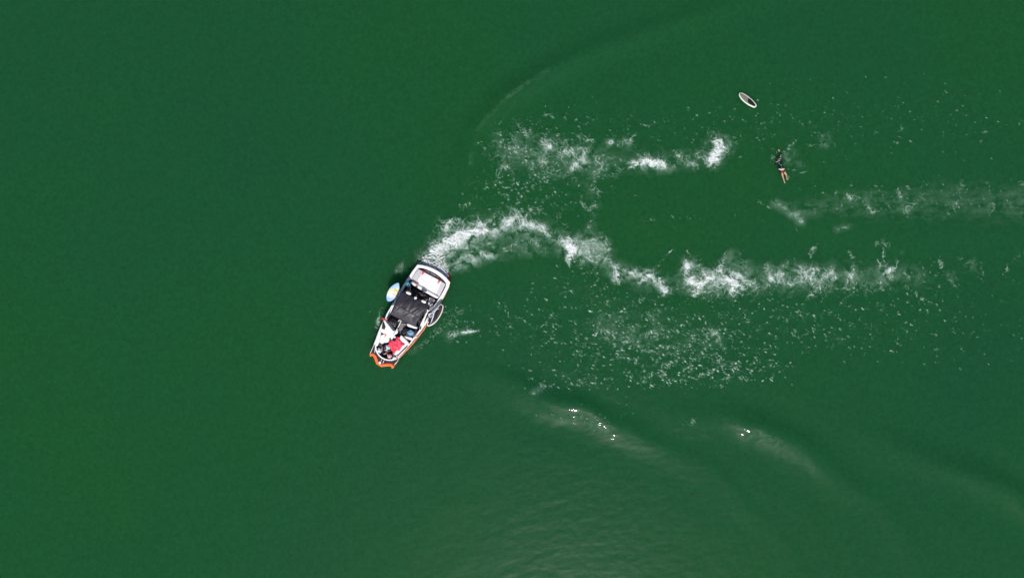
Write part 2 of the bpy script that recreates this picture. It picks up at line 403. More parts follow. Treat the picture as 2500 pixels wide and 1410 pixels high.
# long foam line to the right
d += [([(1676, 645, 6), (1686, 680, 10), (1698, 698, 14), (1694, 720, 9)], .75), ([(1712, 690, 10), (1730, 680, 8)], .7),
      ([(1756, 660, 7), (1774, 676, 7), (1795, 690, 12), (1787, 708, 7)], .7), ([(1880, 680, 9), (1897, 690, 5)], .6), ([(2160, 667, 8), (2172, 657, 5)], .7),
      ([(1982, 700, 3), (1976, 672, 5)], .4)]
l += [([(1676, 614, 5), (1676, 648, 14), (1690, 690, 22), (1720, 692, 22), (1760, 670, 22), (1800, 690, 20), (1835, 704, 12), (1850, 690, 8)], 1.0),
      ([(1768, 612, 6), (1760, 640, 12)], .6), ([(1803, 625, 12), (1815, 655, 12)], .55), ([(1700, 625, 8), (1712, 655, 10)], .4), ([(1790, 705, 20), (1750, 715, 12)], .6),
      ([(1868, 640, 6), (1880, 672, 13), (1905, 668, 14), (1922, 648, 8)], .95), ([(1880, 695, 10), (1880, 712, 7)], .5), ([(1920, 690, 10), (1952, 684, 7), (1968, 670, 9)], .75),
      ([(1938, 632, 3), (1936, 618, 2)], .5), ([(1990, 597, 4), (1976, 622, 6), (1984, 650, 6), (1978, 690, 9), (1984, 715, 6)], .85), ([(1950, 655, 12), (2000, 665, 16), (2030, 668, 12)], .75),
      ([(1966, 735, 5), (1980, 718, 5), (2000, 706, 6)], .6), ([(2070, 604, 4), (2084, 636, 4), (2078, 665, 7), (2072, 688, 6)], .85), ([(2088, 660, 9)], .5),
      ([(2135, 596, 6), (2150, 588, 5), (2168, 596, 5)], .8), ([(2158, 602, 3), (2155, 622, 3), (2163, 645, 4)], .6), ([(2143, 636, 5), (2155, 660, 8), (2168, 672, 11), (2180, 655, 8), (2190, 640, 4), (2200, 620, 6)], .85), ([(2149, 688, 6)], .7),
      ([(2292, 630, 4), (2299, 655, 6), (2275, 664, 3), (2255, 690, 6)], .8), ([(2303, 656, 5), (2318, 675, 5), (2335, 697, 6)], .75), ([(2205, 662, 3), (2221, 680, 4)], .8),
      ([(2345, 632, 8), (2355, 642, 8), (2394, 642, 5), (2400, 680, 7)], .5), ([(2452, 670, 7), (2462, 645, 5)], .5), ([(2206, 698, 5), (2230, 712, 4), (2255, 730, 5), (2290, 748, 4)], .65),
      ([(2050, 690, 14), (2110, 690, 14), (2060, 720, 8)], .5), ([(2110, 715, 12), (2150, 700, 8)], .4), ([(2000, 705, 20), (2080, 700, 15)], .35),
      ([(2475, 630, 6), (2520, 600, 8), (2600, 610, 9)], .45)]
h += [([(1680, 640, 14), (1695, 690, 22), (1760, 685, 28), (1810, 680, 22)], .65), ([(1790, 630, 20), (1815, 640, 16)], .35), ([(1885, 670, 18), (1960, 670, 20), (2020, 665, 18)], .42),
      ([(2165, 662, 14)], .45), ([(2320, 670, 14)], .2), ([(2370, 650, 20)], .2), ([(2080, 670, 15)], .2)]
# upper foam line left by the surfer
d += [([(1752, 350, 16), (1745, 375, 13), (1736, 400, 8)], .9), ([(1540, 408, 5), (1560, 394, 9), (1590, 398, 10), (1622, 402, 9)], .8), ([(1655, 380, 4), (1672, 388, 4)], .4),
      ([(1405, 400, 6), (1412, 388, 5)], .5), ([(1462, 400, 6), (1472, 413, 4)], .55), ([(1343, 356, 7)], .5), ([(1379, 370, 5)], .5), ([(1436, 340, 5)], .5), ([(1532, 330, 4)], .35)]
l += [([(1750, 345, 24), (1762, 370, 18), (1738, 402, 13)], .9), ([(1516, 412, 7), (1540, 405, 10), (1562, 385, 15), (1600, 398, 15), (1640, 400, 11), (1656, 376, 8), (1680, 395, 9), (1702, 408, 7)], 1.0),
      ([(1700, 378, 12), (1725, 392, 10)], .55), ([(1453, 388, 8), (1466, 404, 12), (1480, 422, 7), (1500, 432, 4)], .85), ([(1420, 376, 18), (1405, 398, 12), (1395, 412, 8)], .85),
      ([(1328, 324, 8), (1340, 352, 14), (1372, 368, 12), (1395, 372, 7)], .9), ([(1340, 342, 4), (1385, 345, 4), (1440, 342, 10), (1446, 355, 9)], .8), ([(1410, 330, 4), (1440, 328, 6)], .6),
      ([(1532, 318, 6), (1534, 340, 14), (1545, 330, 8)], .75), ([(1490, 342, 13), (1512, 352, 8)], .65), ([(1600, 340, 12), (1612, 352, 8)], .35), ([(1240, 340, 22), (1255, 365, 18)], .5),
      ([(1215, 375, 14), (1232, 400, 14), (1218, 425, 12)], .62), ([(1300, 400, 26), (1330, 410, 20)], .42), ([(1310, 375, 18), (1360, 400, 22)], .35), ([(1440, 452, 8), (1462, 470, 8), (1452, 490, 7)], .6),
      ([(1420, 495, 6), (1436, 512, 10), (1450, 505, 8), (1436, 545, 8)], .6), ([(1510, 432, 6), (1530, 430, 4)], .4), ([(1270, 310, 14), (1300, 330, 16)], .4), ([(1345, 410, 14), (1400, 425, 20)], .4),
      ([(1788, 350, 8), (1800, 340, 8)], .4), ([(1537, 535, 4), (1575, 535, 3), (1610, 538, 3)], .6), ([(1620, 527, 4), (1665, 530, 4), (1726, 538, 4)], .45), ([(1785, 520, 3), (1799, 530, 2.4)], .8), ([(1536, 572, 3), (1548, 563, 3)], .6),
      ([(1330, 280, 4), (1352, 284, 5)], .6), ([(1560, 300, 5), (1590, 310, 5)], .5), ([(2010, 345, 12), (2030, 348, 10)], .6), ([(2200, 305, 5), (2205, 325, 6), (2175, 345, 6)], .6), ([(2395, 320, 6), (2420, 322, 5)], .4),
      ([(2170, 370, 4), (2180, 345, 4)], .4)]
h += [([(1755, 360, 26), (1740, 395, 16)], .7), ([(1555, 398, 14), (1600, 405, 16), (1630, 410, 12)], .6), ([(1420, 385, 20)], .5), ([(1490, 345, 12)], .55), ([(1535, 345, 14)], .4), ([(1345, 358, 14)], .45), ([(1470, 410, 12)], .4),
      ([(1240, 350, 40), (1330, 390, 50), (1430, 400, 40)], .13), ([(1690, 395, 14)], .3), ([(2015, 346, 14)], .4)]
h += [([(1380, 595, 24), (1450, 615, 30), (1510, 665, 26), (1600, 690, 24)], .24), ([(1670, 680, 30), (1760, 680, 40), (1850, 685, 34), (1960, 680, 36), (2100, 675, 30), (2250, 675, 26)], .15),
      ([(1320, 370, 34), (1450, 385, 34), (1560, 395, 26), (1700, 395, 26)], .08), ([(1040, 635, 26), (1120, 585, 34), (1240, 555, 34), (1340, 575, 30)], .36), ([(1130, 650, 14), (1230, 615, 20), (1330, 612, 14)], .2),
      ([(1165, 318, 7), (1240, 238, 8), (1330, 180, 9), (1400, 145, 8)], .045), ([(1240, 238, 5), (1290, 202, 5)], .10), ([(1150, 380, 8), (1140, 450, 6)], .06), ([(1480, 800, 60), (1650, 830, 70)], .02)]  # faint strokes along the upper crest: thin foam and its painted reflection
l += [([(1410, 612, 22), (1470, 625, 18)], .35), ([(1500, 668, 12), (1600, 680, 12)], .3), ([(1660, 690, 18), (1760, 690, 34), (1860, 690, 20), (1960, 680, 26), (2040, 680, 22)], .22), ([(1330, 350, 20), (1440, 380, 22), (1530, 400, 12)], .25),
      ([(1570, 392, 20), (1640, 392, 16), (1720, 385, 16)], .28), ([(1540, 770, 40), (1640, 810, 50)], .08)]
# faint milky band at the right
h += [([(1890, 495, 10), (1930, 515, 14), (1955, 540, 10)], .35), ([(2600, 900, 1)], .01),
      ([(2040, 560, 10), (2075, 553, 8)], .2), ([(1890, 320, 60), (2000, 300, 60)], .02)]
l += [([(1890, 490, 5), (1915, 505, 5), (1955, 540, 5)], .6), ([(1850, 491, 3), (1880, 508, 3)], .6), ([(1975, 505, 10), (2000, 512, 8), (2030, 530, 5)], .45), ([(2032, 466, 4), (2070, 478, 7), (2098, 486, 7), (2120, 508, 6), (2142, 524, 7)], .7),
      ([(2130, 485, 4), (2150, 505, 6), (2170, 505, 5)], .6), ([(2190, 460, 5), (2200, 485, 7), (2228, 490, 12), (2210, 515, 9)], .65), ([(2288, 505, 7), (2292, 520, 4)], .7), ([(2330, 515, 10), (2350, 440, 5)], .45),
      ([(2410, 448, 6), (2430, 480, 6), (2420, 520, 10)], .5), ([(2455, 503, 3), (2520, 506, 3)], .5), ([(2040, 560, 3), (2074, 553, 3)], .6), ([(2475, 440, 10), (2500, 450, 8)], .4), ([(2550, 450, 10), (2590, 500, 10)], .4)]
# splash round the swimmer
l += [([(1945, 341, 1.6), (1934, 350, 2.2), (1926, 358, 3.2), (1920, 370, 3.4)], 1.0), ([(1912, 370, 2.5), (1922, 373, 3), (1932, 370, 3.5), (1940, 378, 3.5)], .8), ([(1957, 405, 3.5), (1966, 410, 4), (1964, 418, 4), (1953, 423, 3)], .95),
      ([(1887, 380, 4), (1884, 392, 4)], .75), ([(1923, 414, 3)], .9), ([(1912, 388, 3), (1916, 398, 3)], .6), ([(1920, 420, 4), (1924, 430, 3)], .6), ([(1945, 412, 2), (1938, 416, 2)], .7), ([(1975, 352, 5), (1990, 355, 5)], .5)]
h += [([(1919, 380, 9), (1923, 394, 9)], .42), ([(1936, 374, 10), (1955, 405, 9)], .18), ([(1885, 386, 5)], .22)]
# bow wave and spray either side of the hull
l += [([(934, 752, 4), (925, 778, 5), (919, 800, 5), (917, 812, 3)], 1.0), ([(906, 748, 2.2), (899, 770, 2.6), (899, 795, 2.4), (907, 822, 2.2)], .5), ([(975, 658, 8), (990, 640, 6)], .5),
      ([(1000, 858, 6), (1015, 850, 7), (1038, 838, 5)], .95), ([(1168, 806, 3.5), (1150, 808, 5), (1130, 810, 6), (1100, 816, 7)], 1.0), ([(1085, 790, 12), (1120, 770, 14), (1060, 806, 8)], .32), ([(1075, 800, 8), (1095, 780, 8)], .45),
      ([(1045, 835, 7), (1055, 815, 7)], .5), ([(1100, 758, 6), (1125, 762, 7)], .45), ([(1232, 744, 3), (1238, 766, 3)], .6), ([(1240, 795, 6), (1252, 803, 4)], .8), ([(1205, 740, 4), (1240, 760, 4), (1310, 800, 4)], .35)]
d += [([(1166, 806, 3), (1150, 808, 4), (1128, 811, 3.5)], .95), ([(1010, 853, 3), (1020, 848, 3)], .4)]
h += [([(972, 660, 9), (985, 645, 8)], .30), ([(926, 780, 8), (920, 800, 6)], .3), ([(1005, 856, 8), (1030, 842, 6)], .3), ([(1150, 808, 7), (1110, 814, 8)], .4), ([(1070, 800, 14), (1100, 830, 16)], .12)]
# thin veils on the crests
h += [([(1470, 785, 20), (1520, 800, 14), (1570, 820, 18)], .13), ([(1740, 810, 10), (1752, 830, 8)], .35), ([(1300, 955, 10), (1330, 945, 10)], .22), ([(1600, 770, 16)], .2), ([(1690, 1025, 8)], .1),
      ([(1790, 1040, 9), (1850, 1052, 10), (1920, 1085, 12)], .07), ([(1430, 1030, 12), (1480, 1045, 12)], .14), ([(2050, 830, 12)], .15)]
l += [([(1465, 805, 10), (1490, 812, 12), (1530, 835, 8)], .6), ([(1570, 822, 14), (1600, 815, 10)], .5), ([(1735, 805, 7), (1752, 825, 9)], .75), ([(1330, 944, 7), (1318, 935, 4)], .8), ([(1688, 1030, 7), (1700, 1015, 5)], .6),
      ([(1665, 1035, 8)], .3), ([(1352, 845, 5), (1358, 855, 4)], .6), ([(1590, 770, 9), (1610, 760, 8)], .5), ([(1530, 855, 8), (1560, 845, 6)], .45), ([(1855, 1062, 5), (1885, 1055, 4)], .35), ([(1405, 1022, 2.5), (1430, 1030, 2.5)], .6)]
for p, s in d: stroke(ED, p, s)
for p, s in l: stroke(EL, p, s)
for p, s in h: stroke(EH, p, s)
# specks of spray and little whitecaps; chop glints are painted as flecks too
SPK = np.zeros(FX.shape)
rs = np.random.RandomState(11)
SPECKS = [  # cx, cy, rx, ry, count, brightness
    (1650, 850, 210, 75, 1500, .9), (1480, 830, 190, 95, 1000, .6), (1760, 900, 110, 35, 520, 1.0), (1600, 925, 140, 20, 300, .9), (1850, 780, 170, 70, 520, .7), (1400, 930, 110, 25, 200, .6),
    (2060, 790, 210, 75, 420, .7), (2300, 800, 200, 90, 300, .6), (2250, 690, 230, 60, 320, .55), (1345, 780, 60, 80, 190, .6), (1440, 690, 70, 45, 190, .8), (1560, 740, 120, 30, 160, .5),
    (1260, 460, 95, 50, 460, .75), (1240, 360, 55, 60, 380, .6), (1330, 380, 90, 60, 420, .6), (1450, 300, 220, 40, 220, .45), (1700, 330, 160, 60, 180, .4), (1330, 500, 70, 30, 150, .5),
    (2000, 300, 260, 90, 420, .42), (2300, 280, 200, 90, 260, .42), (1850, 290, 80, 60, 120, .35), (1450, 440, 80, 60, 160, .45), (2250, 480, 260, 45, 320, .5), (1960, 700, 140, 30, 220, .6),
    (1110, 790, 60, 40, 160, .5), (1240, 780, 70, 50, 80, .55), (1420, 1020, 80, 16, 40, .6), (1950, 400, 60, 50, 60, .4), (1130, 600, 70, 30, 120, .5), (1700, 560, 300, 60, 60, .3), (1600, 620, 220, 90, 60, .3), (1600, 990, 250, 30, 60, .3)]
def splat(x, y, ln, wd, ang, s):
    r = ln*2+2; i0 = int((x-r-880)/ST); i1 = int((x+r-880)/ST)+2; j0 = int((y-r-150)/ST); j1 = int((y+r-150)/ST)+2
    if i0 < 0 or j0 < 0 or i1 >= FX.shape[1] or j1 >= FX.shape[0]: return
    a = FX[j0:j1, i0:i1]-x; b = FY[j0:j1, i0:i1]-y; c, q = math.cos(ang), math.sin(ang)
    u = (a*c+b*q)/ln; v = (-a*q+b*c)/wd
    v = v
    SPK[j0:j1, i0:i1] = np.maximum(SPK[j0:j1, i0:i1], s*np.exp(-(u*u+v*v)))
for cx, cy, rx, ry, n, br in SPECKS:
    n = int(n*.95); k = 0; t = 0
    while k < n and t < n*6:
        t += 1
        x = cx+rx*.62*rs.randn(); y = cy+ry*.58*rs.randn()
        if abs(x-cx) > 1.5*rx or y-cy > 1.25*ry: continue
        cl = float(fbm(np.array([x/34.]), np.array([y/20.]), 71, 2)[0]+.8*perlin(np.array([x/9.]), np.array([y/7.]), 72)[0])
        if cl < rs.rand()*.7-.22: continue
        k += 1
        big = rs.rand()**6
        an = rs.normal(.40, .35); am = br*(.08+.26*rs.rand()**2+.85*big); xo, yo = x, y
        for q in range(1+int(1.5*rs.rand())):
            splat(xo, yo, .85+.7*rs.rand()+1.5*big, .75+.35*rs.rand()+.4*big, an+rs.normal(0, .5), am*(.5+.6*rs.rand()))
            st = 1.2+2.0*rs.rand(); xo += st*math.cos(an)+rs.normal(0, .8); yo += st*math.sin(an)+rs.normal(0, .8)
ES = np.zeros(FX.shape)
for p, s_ in [([(1380, 600, 26), (1460, 620, 28), (1520, 670, 22), (1620, 690, 22), (1700, 690, 34), (1800, 680, 38), (1900, 680, 34), (2050, 675, 34), (2200, 670, 30)], .045), ([(1230, 370, 40), (1340, 380, 44), (1450, 395, 34), (1600, 400, 22), (1740, 380, 26)], .04), ([(1440, 440, 16), (1450, 500, 18), (1440, 560, 18)], .045), ([(1470, 800, 44), (1580, 830, 50), (1740, 830, 44)], .03), ([(1900, 500, 14), (1950, 528, 18)], .06), ([(1970, 510, 26), (2060, 495, 34), (2180, 498, 40), (2320, 492, 46), (2460, 498, 46), (2600, 500, 46)], .06), ([(1150, 400, 7), (1168, 312, 7), (1240, 236, 7), (1332, 179, 8)], .018), ([(2380, 1165, 14), (2450, 1190, 16), (2520, 1230, 16)], .05)]: stroke(ES, p, s_)  # the thin arc on the upper crest paints its surface reflection as foam
# textures: hairs of foam drawn out by the eddies, on a broken fill
wx = 16*fbm(FX/45, FY/45, 1, 3)+7*perlin(FX/13, FY/13, 2); wy = 16*fbm(FX/45, FY/45, 3, 3)+7*perlin(FX/13, FY/13, 4)
QX = FX+wx; QY = FY+wy
cl = fbm(QX/24, QY/20, 31, 4); streak = fbm(FX/9+FY/14+wx/8, FY/5-FX/16+wy/8, 41, 3)
ACC = np.zeros(FX.shape); SPM = np.zeros(FX.shape)
def psi(x, y, k): return 40*perlin(x/42, y/42, 61+k)+9*perlin(x/17, y/17, 62+k)+1.6*perlin(x/7, y/7, 63+k)
def hairs(A, dens, lmin, lmax, amp, seed, clump=1.0, layers=3):
    r = np.random.RandomState(seed)
    Pm = A*np.clip(1-clump+clump*sstep(-.22, .30, cl)*1.5, 0, 2); Pm = Pm.reshape(-1); tot = Pm.sum()
    N = int(tot*ST*ST*dens); idx = np.searchsorted(np.cumsum(Pm)/tot, r.rand(N))
    x = gx[idx % FX.shape[1]]+r.rand(N)*ST; y = gy[idx//FX.shape[1]]+r.rand(N)*ST
    Ln = lmin+(lmax-lmin)*r.rand(N)**2; lay = r.randint(0, layers, N); sg = np.where(r.rand(N) < .5, -1, 1.)
    am = amp*(.35+.9*r.rand(N)); e = .6
    for step in range(int(lmax)):
        al = step < Ln
        if not al.any(): break
        vx = np.zeros(N); vy = np.zeros(N)
        for k in range(layers):
            m = al & (lay == k)
            if not m.any(): continue
            p0 = psi(x[m], y[m], k*7); vx[m] = (psi(x[m], y[m]+e, k*7)-p0)/e; vy[m] = -(psi(x[m]+e, y[m], k*7)-p0)/e
        q = np.hypot(vx, vy)+.25; x = x+np.where(al, sg*vx/q, 0); y = y+np.where(al, sg*vy/q, 0)
        fx_ = (x-gx[0])/ST; fy_ = (y-gy[0])/ST; ix = np.floor(fx_).astype(int); iy = np.floor(fy_).astype(int); tx = fx_-ix; ty = fy_-iy
        near_ = A[np.clip(iy, 0, FX.shape[0]-1), np.clip(ix, 0, FX.shape[1]-1)]
        w = am*np.clip(1.15-step/Ln, 0, 1)*al*(.12+.88*np.clip(near_*2.2, 0, 1))
        ok = (ix > 1) & (iy > 1) & (ix < FX.shape[1]-2) & (iy < FX.shape[0]-2)
        for dx_, dy_, ww in ((0, 0, (1-tx)*(1-ty)), (1, 0, tx*(1-ty)), (0, 1, (1-tx)*ty), (1, 1, tx*ty)):
            np.add.at(ACC, (iy[ok]+dy_, ix[ok]+dx_), (w*ww)[ok])
for cx, cy, rx, ry, n_s, br_s in SPECKS: SPM += n_s/(rx*ry)*br_s*np.exp(-.5*(((FX-cx)/(rx*.62))**2+((FY-cy)/(ry*.58))**2))
hairs(np.clip(SPM*2.2, 0, 1.2), .026, 2, 8, .15, 9, 1.0)
hairs(np.clip(SPM*2.2, 0, 1.2), .0030, 8, 26, .14, 10, 1.0)
hairs(EL**1.25, .026, 10, 60, .29, 5, 1.0, 4)
hairs(EL**1.1, .045, 2, 9, .26, 6, .8)
hairs(np.clip(EL*1.2-.15, 0, 1)*np.clip(.2+cl*2.2, 0, 1), .030, 14, 34, .20, 8, .6, 2)
hairs(ED, .085, 5, 22, .34, 7, .5)
bl = ACC.copy()
for sh, ax_i in ((1, 0), (-1, 0), (1, 1), (-1, 1)): bl += .28*np.roll(ACC, sh, ax_i)
bl /= 1.5
Fh = 1-np.exp(-bl*1.0)
de = sstep(.20, .85, ED+.50*cl*np.clip(ED*3, 0, 1)+.16*streak*np.clip(ED*3, 0, 1))
F = np.clip(de*(.36+.60*streak), 0, 1)
F = 1-(1-F)*(1-Fh*.92)
hz = EH*np.clip(.30+.50*cl+.04*streak, .02, 1); F = 1-(1-F)*(1-np.clip(hz, 0, .5))
F = 1-(1-F)*(1-np.clip(ES*(.85+1.0*cl+.9*fbm(FX/60+FY/90, FY/16, 55, 3)), 0, 1))
F = 1-(1-F)*(1-np.clip(SPK, 0, 1)*.80)
F = np.clip(F, 0, 1)
# keep the foam out of the hull
WX = (FX-1250)/PPM; WY = -(FY-705)/PPM
hull_px = [(1016, 650), (1040, 652), (1070, 664), (1094, 690), (1075, 732), (1040, 792), (1020, 826), (985, 868), (962, 892), (930, 892), (906, 866), (916, 830), (930, 798), (955, 752), (990, 692)]
inside = np.zeros(FX.shape, bool)
for i in range(len(hull_px)):
    (x1, y1), (x2, y2) = hull_px[i], hull_px[i-1]
    cnd = ((y1 > FY) != (y2 > FY)) & (FX < (x2-x1)*(FY-y1)/(y2-y1+1e-9)+x1); inside ^= cnd
F[inside] = 0
lump = np.clip(de, 0, 1)*(.02+.06*np.clip(.5+streak, 0, 1.2))+.36*np.exp(-(((FX-1058)/40)**2+((FY-640)/24)**2))*(.8+.4*streak)
F = np.clip((F-.012)/.988, 0, 1)
foam = gridmesh('wake_foam_and_glints', WX, WY, waterh(WX, WY)+.014+lump, keep=(F > 0), attr=F)
foam['kind'] = 'stuff'; foam['label'] = 'white lacy wake foam, spray and painted glints on the green water'
def foam_mat():
    m = bpy.data.materials.new('white_foam'); m.use_nodes = True
    n = m.node_tree.nodes; L = m.node_tree.links; b = n['Principled BSDF']
    b.inputs['Base Color'].default_value = (.80, .86, .82, 1); b.inputs['Roughness'].default_value = .7; b.inputs['Specular IOR Level'].default_value = .2
    at = n.new('ShaderNodeAttribute'); at.attribute_name = 'foam'  # foam plus painted glints and reflection
    g = n.new('ShaderNodeNewGeometry'); nz = n.new('ShaderNodeTexNoise'); nz.inputs['Scale'].default_value = 14; nz.inputs['Detail'].default_value = 4
    L.new(g.outputs['Position'], nz.inputs['Vector'])
    mr = n.new('ShaderNodeMapRange'); L.new(nz.outputs['Fac'], mr.inputs[0]); mr.inputs['From Min'].default_value = .3; mr.inputs['From Max'].default_value = .7; mr.inputs['To Min'].default_value = .72; mr.inputs['To Max'].default_value = 1.15
    rc = n.new('ShaderNodeValToRGB'); L.new(at.outputs['Fac'], rc.inputs[0]); rc.color_ramp.elements[0].color = (.42, .66, .50, 1); rc.color_ramp.elements[1].color = (.88, .92, .90, 1); rc.color_ramp.elements[0].position = .1; rc.color_ramp.elements[1].position = .6
    L.new(rc.outputs[0], b.inputs['Base Color'])
    mu = n.new('ShaderNodeMath'); mu.operation = 'MULTIPLY'; mu.use_clamp = True; L.new(at.outputs['Fac'], mu.inputs[0]); L.new(mr.outputs[0], mu.inputs[1])
    L.new(mu.outputs[0], b.inputs['Alpha'])
    return m
foam.data.materials.append(foam_mat())

# ------------------------------------------------------------------ the boat
BC = U(560, 700, 0); BR = math.atan2(-.858, -.513)
boat = thing('wake_boat', 'white wake boat with orange bow trim and black canopy, trailing foam on green water', 'boat', BC, BR)
BF = o_frames[boat.name]
ZG = .80
so_ = [(650, 120), (600, 185), (545, 268), (490, 350), (435, 442), (385, 532), (330, 632), (275, 738), (228, 825), (195, 908), (170, 978), (145, 1042), (104, 1150)]
po_ = [(1025, 322), (1010, 378), (975, 448), (935, 520), (880, 612), (815, 725), (755, 812), (705, 888), (643, 965), (585, 1037), (515, 1112), (445, 1183), (368, 1300)]
arch = [(965, 254), (915, 214), (860, 180), (800, 152), (730, 130)]
si_ = [(658, 156), (624, 202), (572, 282), (512, 360), (460, 452), (410, 544), (354, 644), (299, 748), (246, 830), (212, 912), (186, 982), (165, 1045)]
pi_ = [(984, 338), (972, 378), (938, 442), (892, 516), (838, 602), (772, 712), (712, 800), (668, 876), (612, 950), (557, 1028), (490, 1098), (422, 1165)]
bowi = [(172, 1100), (196, 1150), (235, 1185), (285, 1208), (335, 1214), (385, 1200)]
vee = [(152, 1148), (200, 1284), (344, 1268)]
def uvl(l, z): return [U(a, b, z) for a, b in l]
outer = uvl(so_+vee+po_[::-1]+arch, ZG)
n = len(outer)
def loopshift(pts, d, z): return [Vector((p.x, p.y, z)) for p in inset(pts, d)]
# hull shell: keel side in three bands
mb = MB(); rings = [loopshift(outer, 0.0, ZG-.03), loopshift(outer, -.015, ZG-.10), loopshift(outer, .0, ZG-.42), loopshift(outer, .05, .10), loopshift(outer, .22, -.35)]
for k in range(4):
    a, b = rings[k], rings[k+1]; mb.add(a+b, [(i, (i+1) % n, n+(i+1) % n, n+i) for i in range(n)], 1 if k < 2 else 0, False)
mb.add(rings[-1], [tuple(range(n))], 0, False)
hull = mb.build('hull', [M['rust'], M['maroon']], boat)
mb = MB()
pts = [U(a, b, .47)+Vector((.012, -.008, 0)) for a, b in [(x+2, y+2) for x, y in po_[2:]]]
for i in range(len(pts)-1):
    tube(mb, [pts[i], pts[i+1]], .022, 6)
mb.build('side_stripe', M['orange'], boat)
# gunwale ring
mb = MB()
def strip_pair(mb, A, B, z, drop=.05, mi=0):
    a = uvl(A, z); b = uvl(B, z); m_ = min(len(a), len(b)); a = a[:m_]; b = b[:m_]
    c = [x.lerp(y, .5)+Vector((0, 0, .018)) for x, y in zip(a, b)]
    a0 = [p-Vector((0, 0, drop)) for p in a]; b0 = [p-Vector((0, 0, drop)) for p in b]
    vs = a0+a+c+b+b0; fs = []
    for r in range(4):
        for i in range(m_-1): fs.append((r*m_+i, r*m_+i+1, (r+1)*m_+i+1, (r+1)*m_+i))
    for i in (0, m_-1): fs.append(tuple(r*m_+i for r in range(5)))
    mb.add(vs, fs, mi, False)
strip_pair(mb, so_[:12], si_, ZG)
pw_ = [(a[0]+(b[0]-a[0])*f, a[1]+(b[1]-a[1])*f) for a, b, f in zip(po_[:12], pi_, (0, 0, 0, 0, .05, .15, .3, .42, .5, .5, .5, .45))]
strip_pair(mb, pw_, pi_, ZG)
mb.build('gunwale', M['gel'], boat)
mb = MB(); strip_pair(mb, po_[4:12], pw_[4:12], ZG-.004); mb.build('side_deck', M['rust'], boat)
mb = MB()
archo = [(650, 120), (700, 124), (760, 138), (820, 160), (880, 190), (930, 224), (980, 268), (1025, 322)]
archi = [(658, 156), (705, 158), (752, 172), (805, 195), (858, 222), (905, 255), (950, 295), (984, 338)]
strip_pair(mb, archo, archi, ZG+.06, .14)
mb.build('transom_rim', M['gel'], boat)
# rub rail
mb = MB(); tube(mb, [p-Vector((0, 0, .03)) for p in uvl(so_[:13], ZG)], .022, 6); tube(mb, [p-Vector((0, 0, .03)) for p in uvl(po_[:13], ZG)], .022, 6)
mb.build('rub_rail', mat('tan_rub_rail', (.50, .34, .25), .4, .5, .15, 9), boat)
# inner liner
inner = uvl(si_+bowi+pi_[::-1]+archi[::-1][1:-1], ZG-.03); n2 = len(inner)
mb = MB(); lo = loopshift(inner, .03, .22)
mb.add(inner+lo, [(i, (i+1) % n2, n2+(i+1) % n2, n2+i) for i in range(n2)], 1, False)
mb.add([Vector((p.x, p.y, .22)) for p in lo], [tuple(range(n2))], 0, False)
mb.build('cockpit_liner', [M['dgrey'], mat('liner_side', (.10, .09, .10), .6, .4, .3, 8)], boat)
def cushion(name, uv, z, z0, m, r=.04, puff=.02, it=1, parent=None, label=None):
    mb = MB(); slab(mb, smoothloop(uvl(uv, z), it), z0, r, puff); return mb.build(name, m, parent or boat, label=label)
# stern recess, sun pad
cushion('stern_locker', [(668, 168), (752, 182), (858, 232), (945, 300), (974, 334), (820, 262)], ZG-.16, .24, M['mgrey'], .02, 0)
for a, b in (((790, 200), (800, 226)), ((868, 242), (872, 268)), ((795, 196), (842, 208)), ((868, 232), (900, 240))):
    mb = MB(); tube(mb, [U(*a, ZG-.12), U(*b, ZG-.12)], .014, 6); mb.build('locker_divider', M['maroon'], boat)
pad = cushion('sun_pad', [(655, 164), (978, 342), (892, 500), (565, 292)], ZG+.02, .3, M['grey_vinyl'], .05, .0, 0)
mb = MB(); slab(mb, uvl([(728, 206), (912, 304), (834, 464), (642, 344)], ZG+.05), ZG-.1, .03, .012)
mb.build('pad_panel', M['vinyl'], pad, root=boat)
for q in ([(712, 194), (727, 203), (652, 340), (636, 331)], [(914, 306), (930, 315), (852, 474), (836, 466)]):
    mb = MB(); slab(mb, uvl(q, ZG+.04), ZG-.1, .02, 0); mb.build('piping', M['vinyl'], pad, root=boat)
for q in ([(712, 193), (733, 204), (713, 232), (697, 236)], [(892, 292), (914, 304), (893, 330), (878, 334)]):
    mb = MB(); slab(mb, uvl(q, ZG+.075), ZG, .008, 0); mb.build('red_accent', M['red'], pad, root=boat)
mb = MB(); tube(mb, [U(835-8, 252, ZG+.062), U(740, 405, ZG+.062)], .005, 5); mb.build('seam', M['grey_vinyl'], pad, root=boat)
for a, b in ((714, 370), (732, 380), (751, 391)):
    mb = MB(); ellip(mb, U(a, b, ZG+.065), (.022, .022, .012), 0, 8, 4); mb.build('cleat_button', M['black'], pad, root=boat)
# rear bench
cushion('rear_backrest', [(578, 318), (592, 308), (720, 386), (886, 482), (893, 498), (870, 512), (700, 418), (590, 352)], ZG+.16, .35, M['vinyl'], .055, .01)
cushion('rear_seat', [(590, 372), (860, 520), (820, 575), (545, 440)], .52, .22, M['blackv'], .05, .015)
cushion('side_seat', [(790, 492), (850, 516), (835, 565), (812, 610), (776, 600), (772, 540)], .62, .22, M['vinyl'], .04, .015)
cushion('starboard_seat', [(480, 395), (530, 420), (480, 540), (420, 520)], .55, .22, M['blackv'], .04, .015)
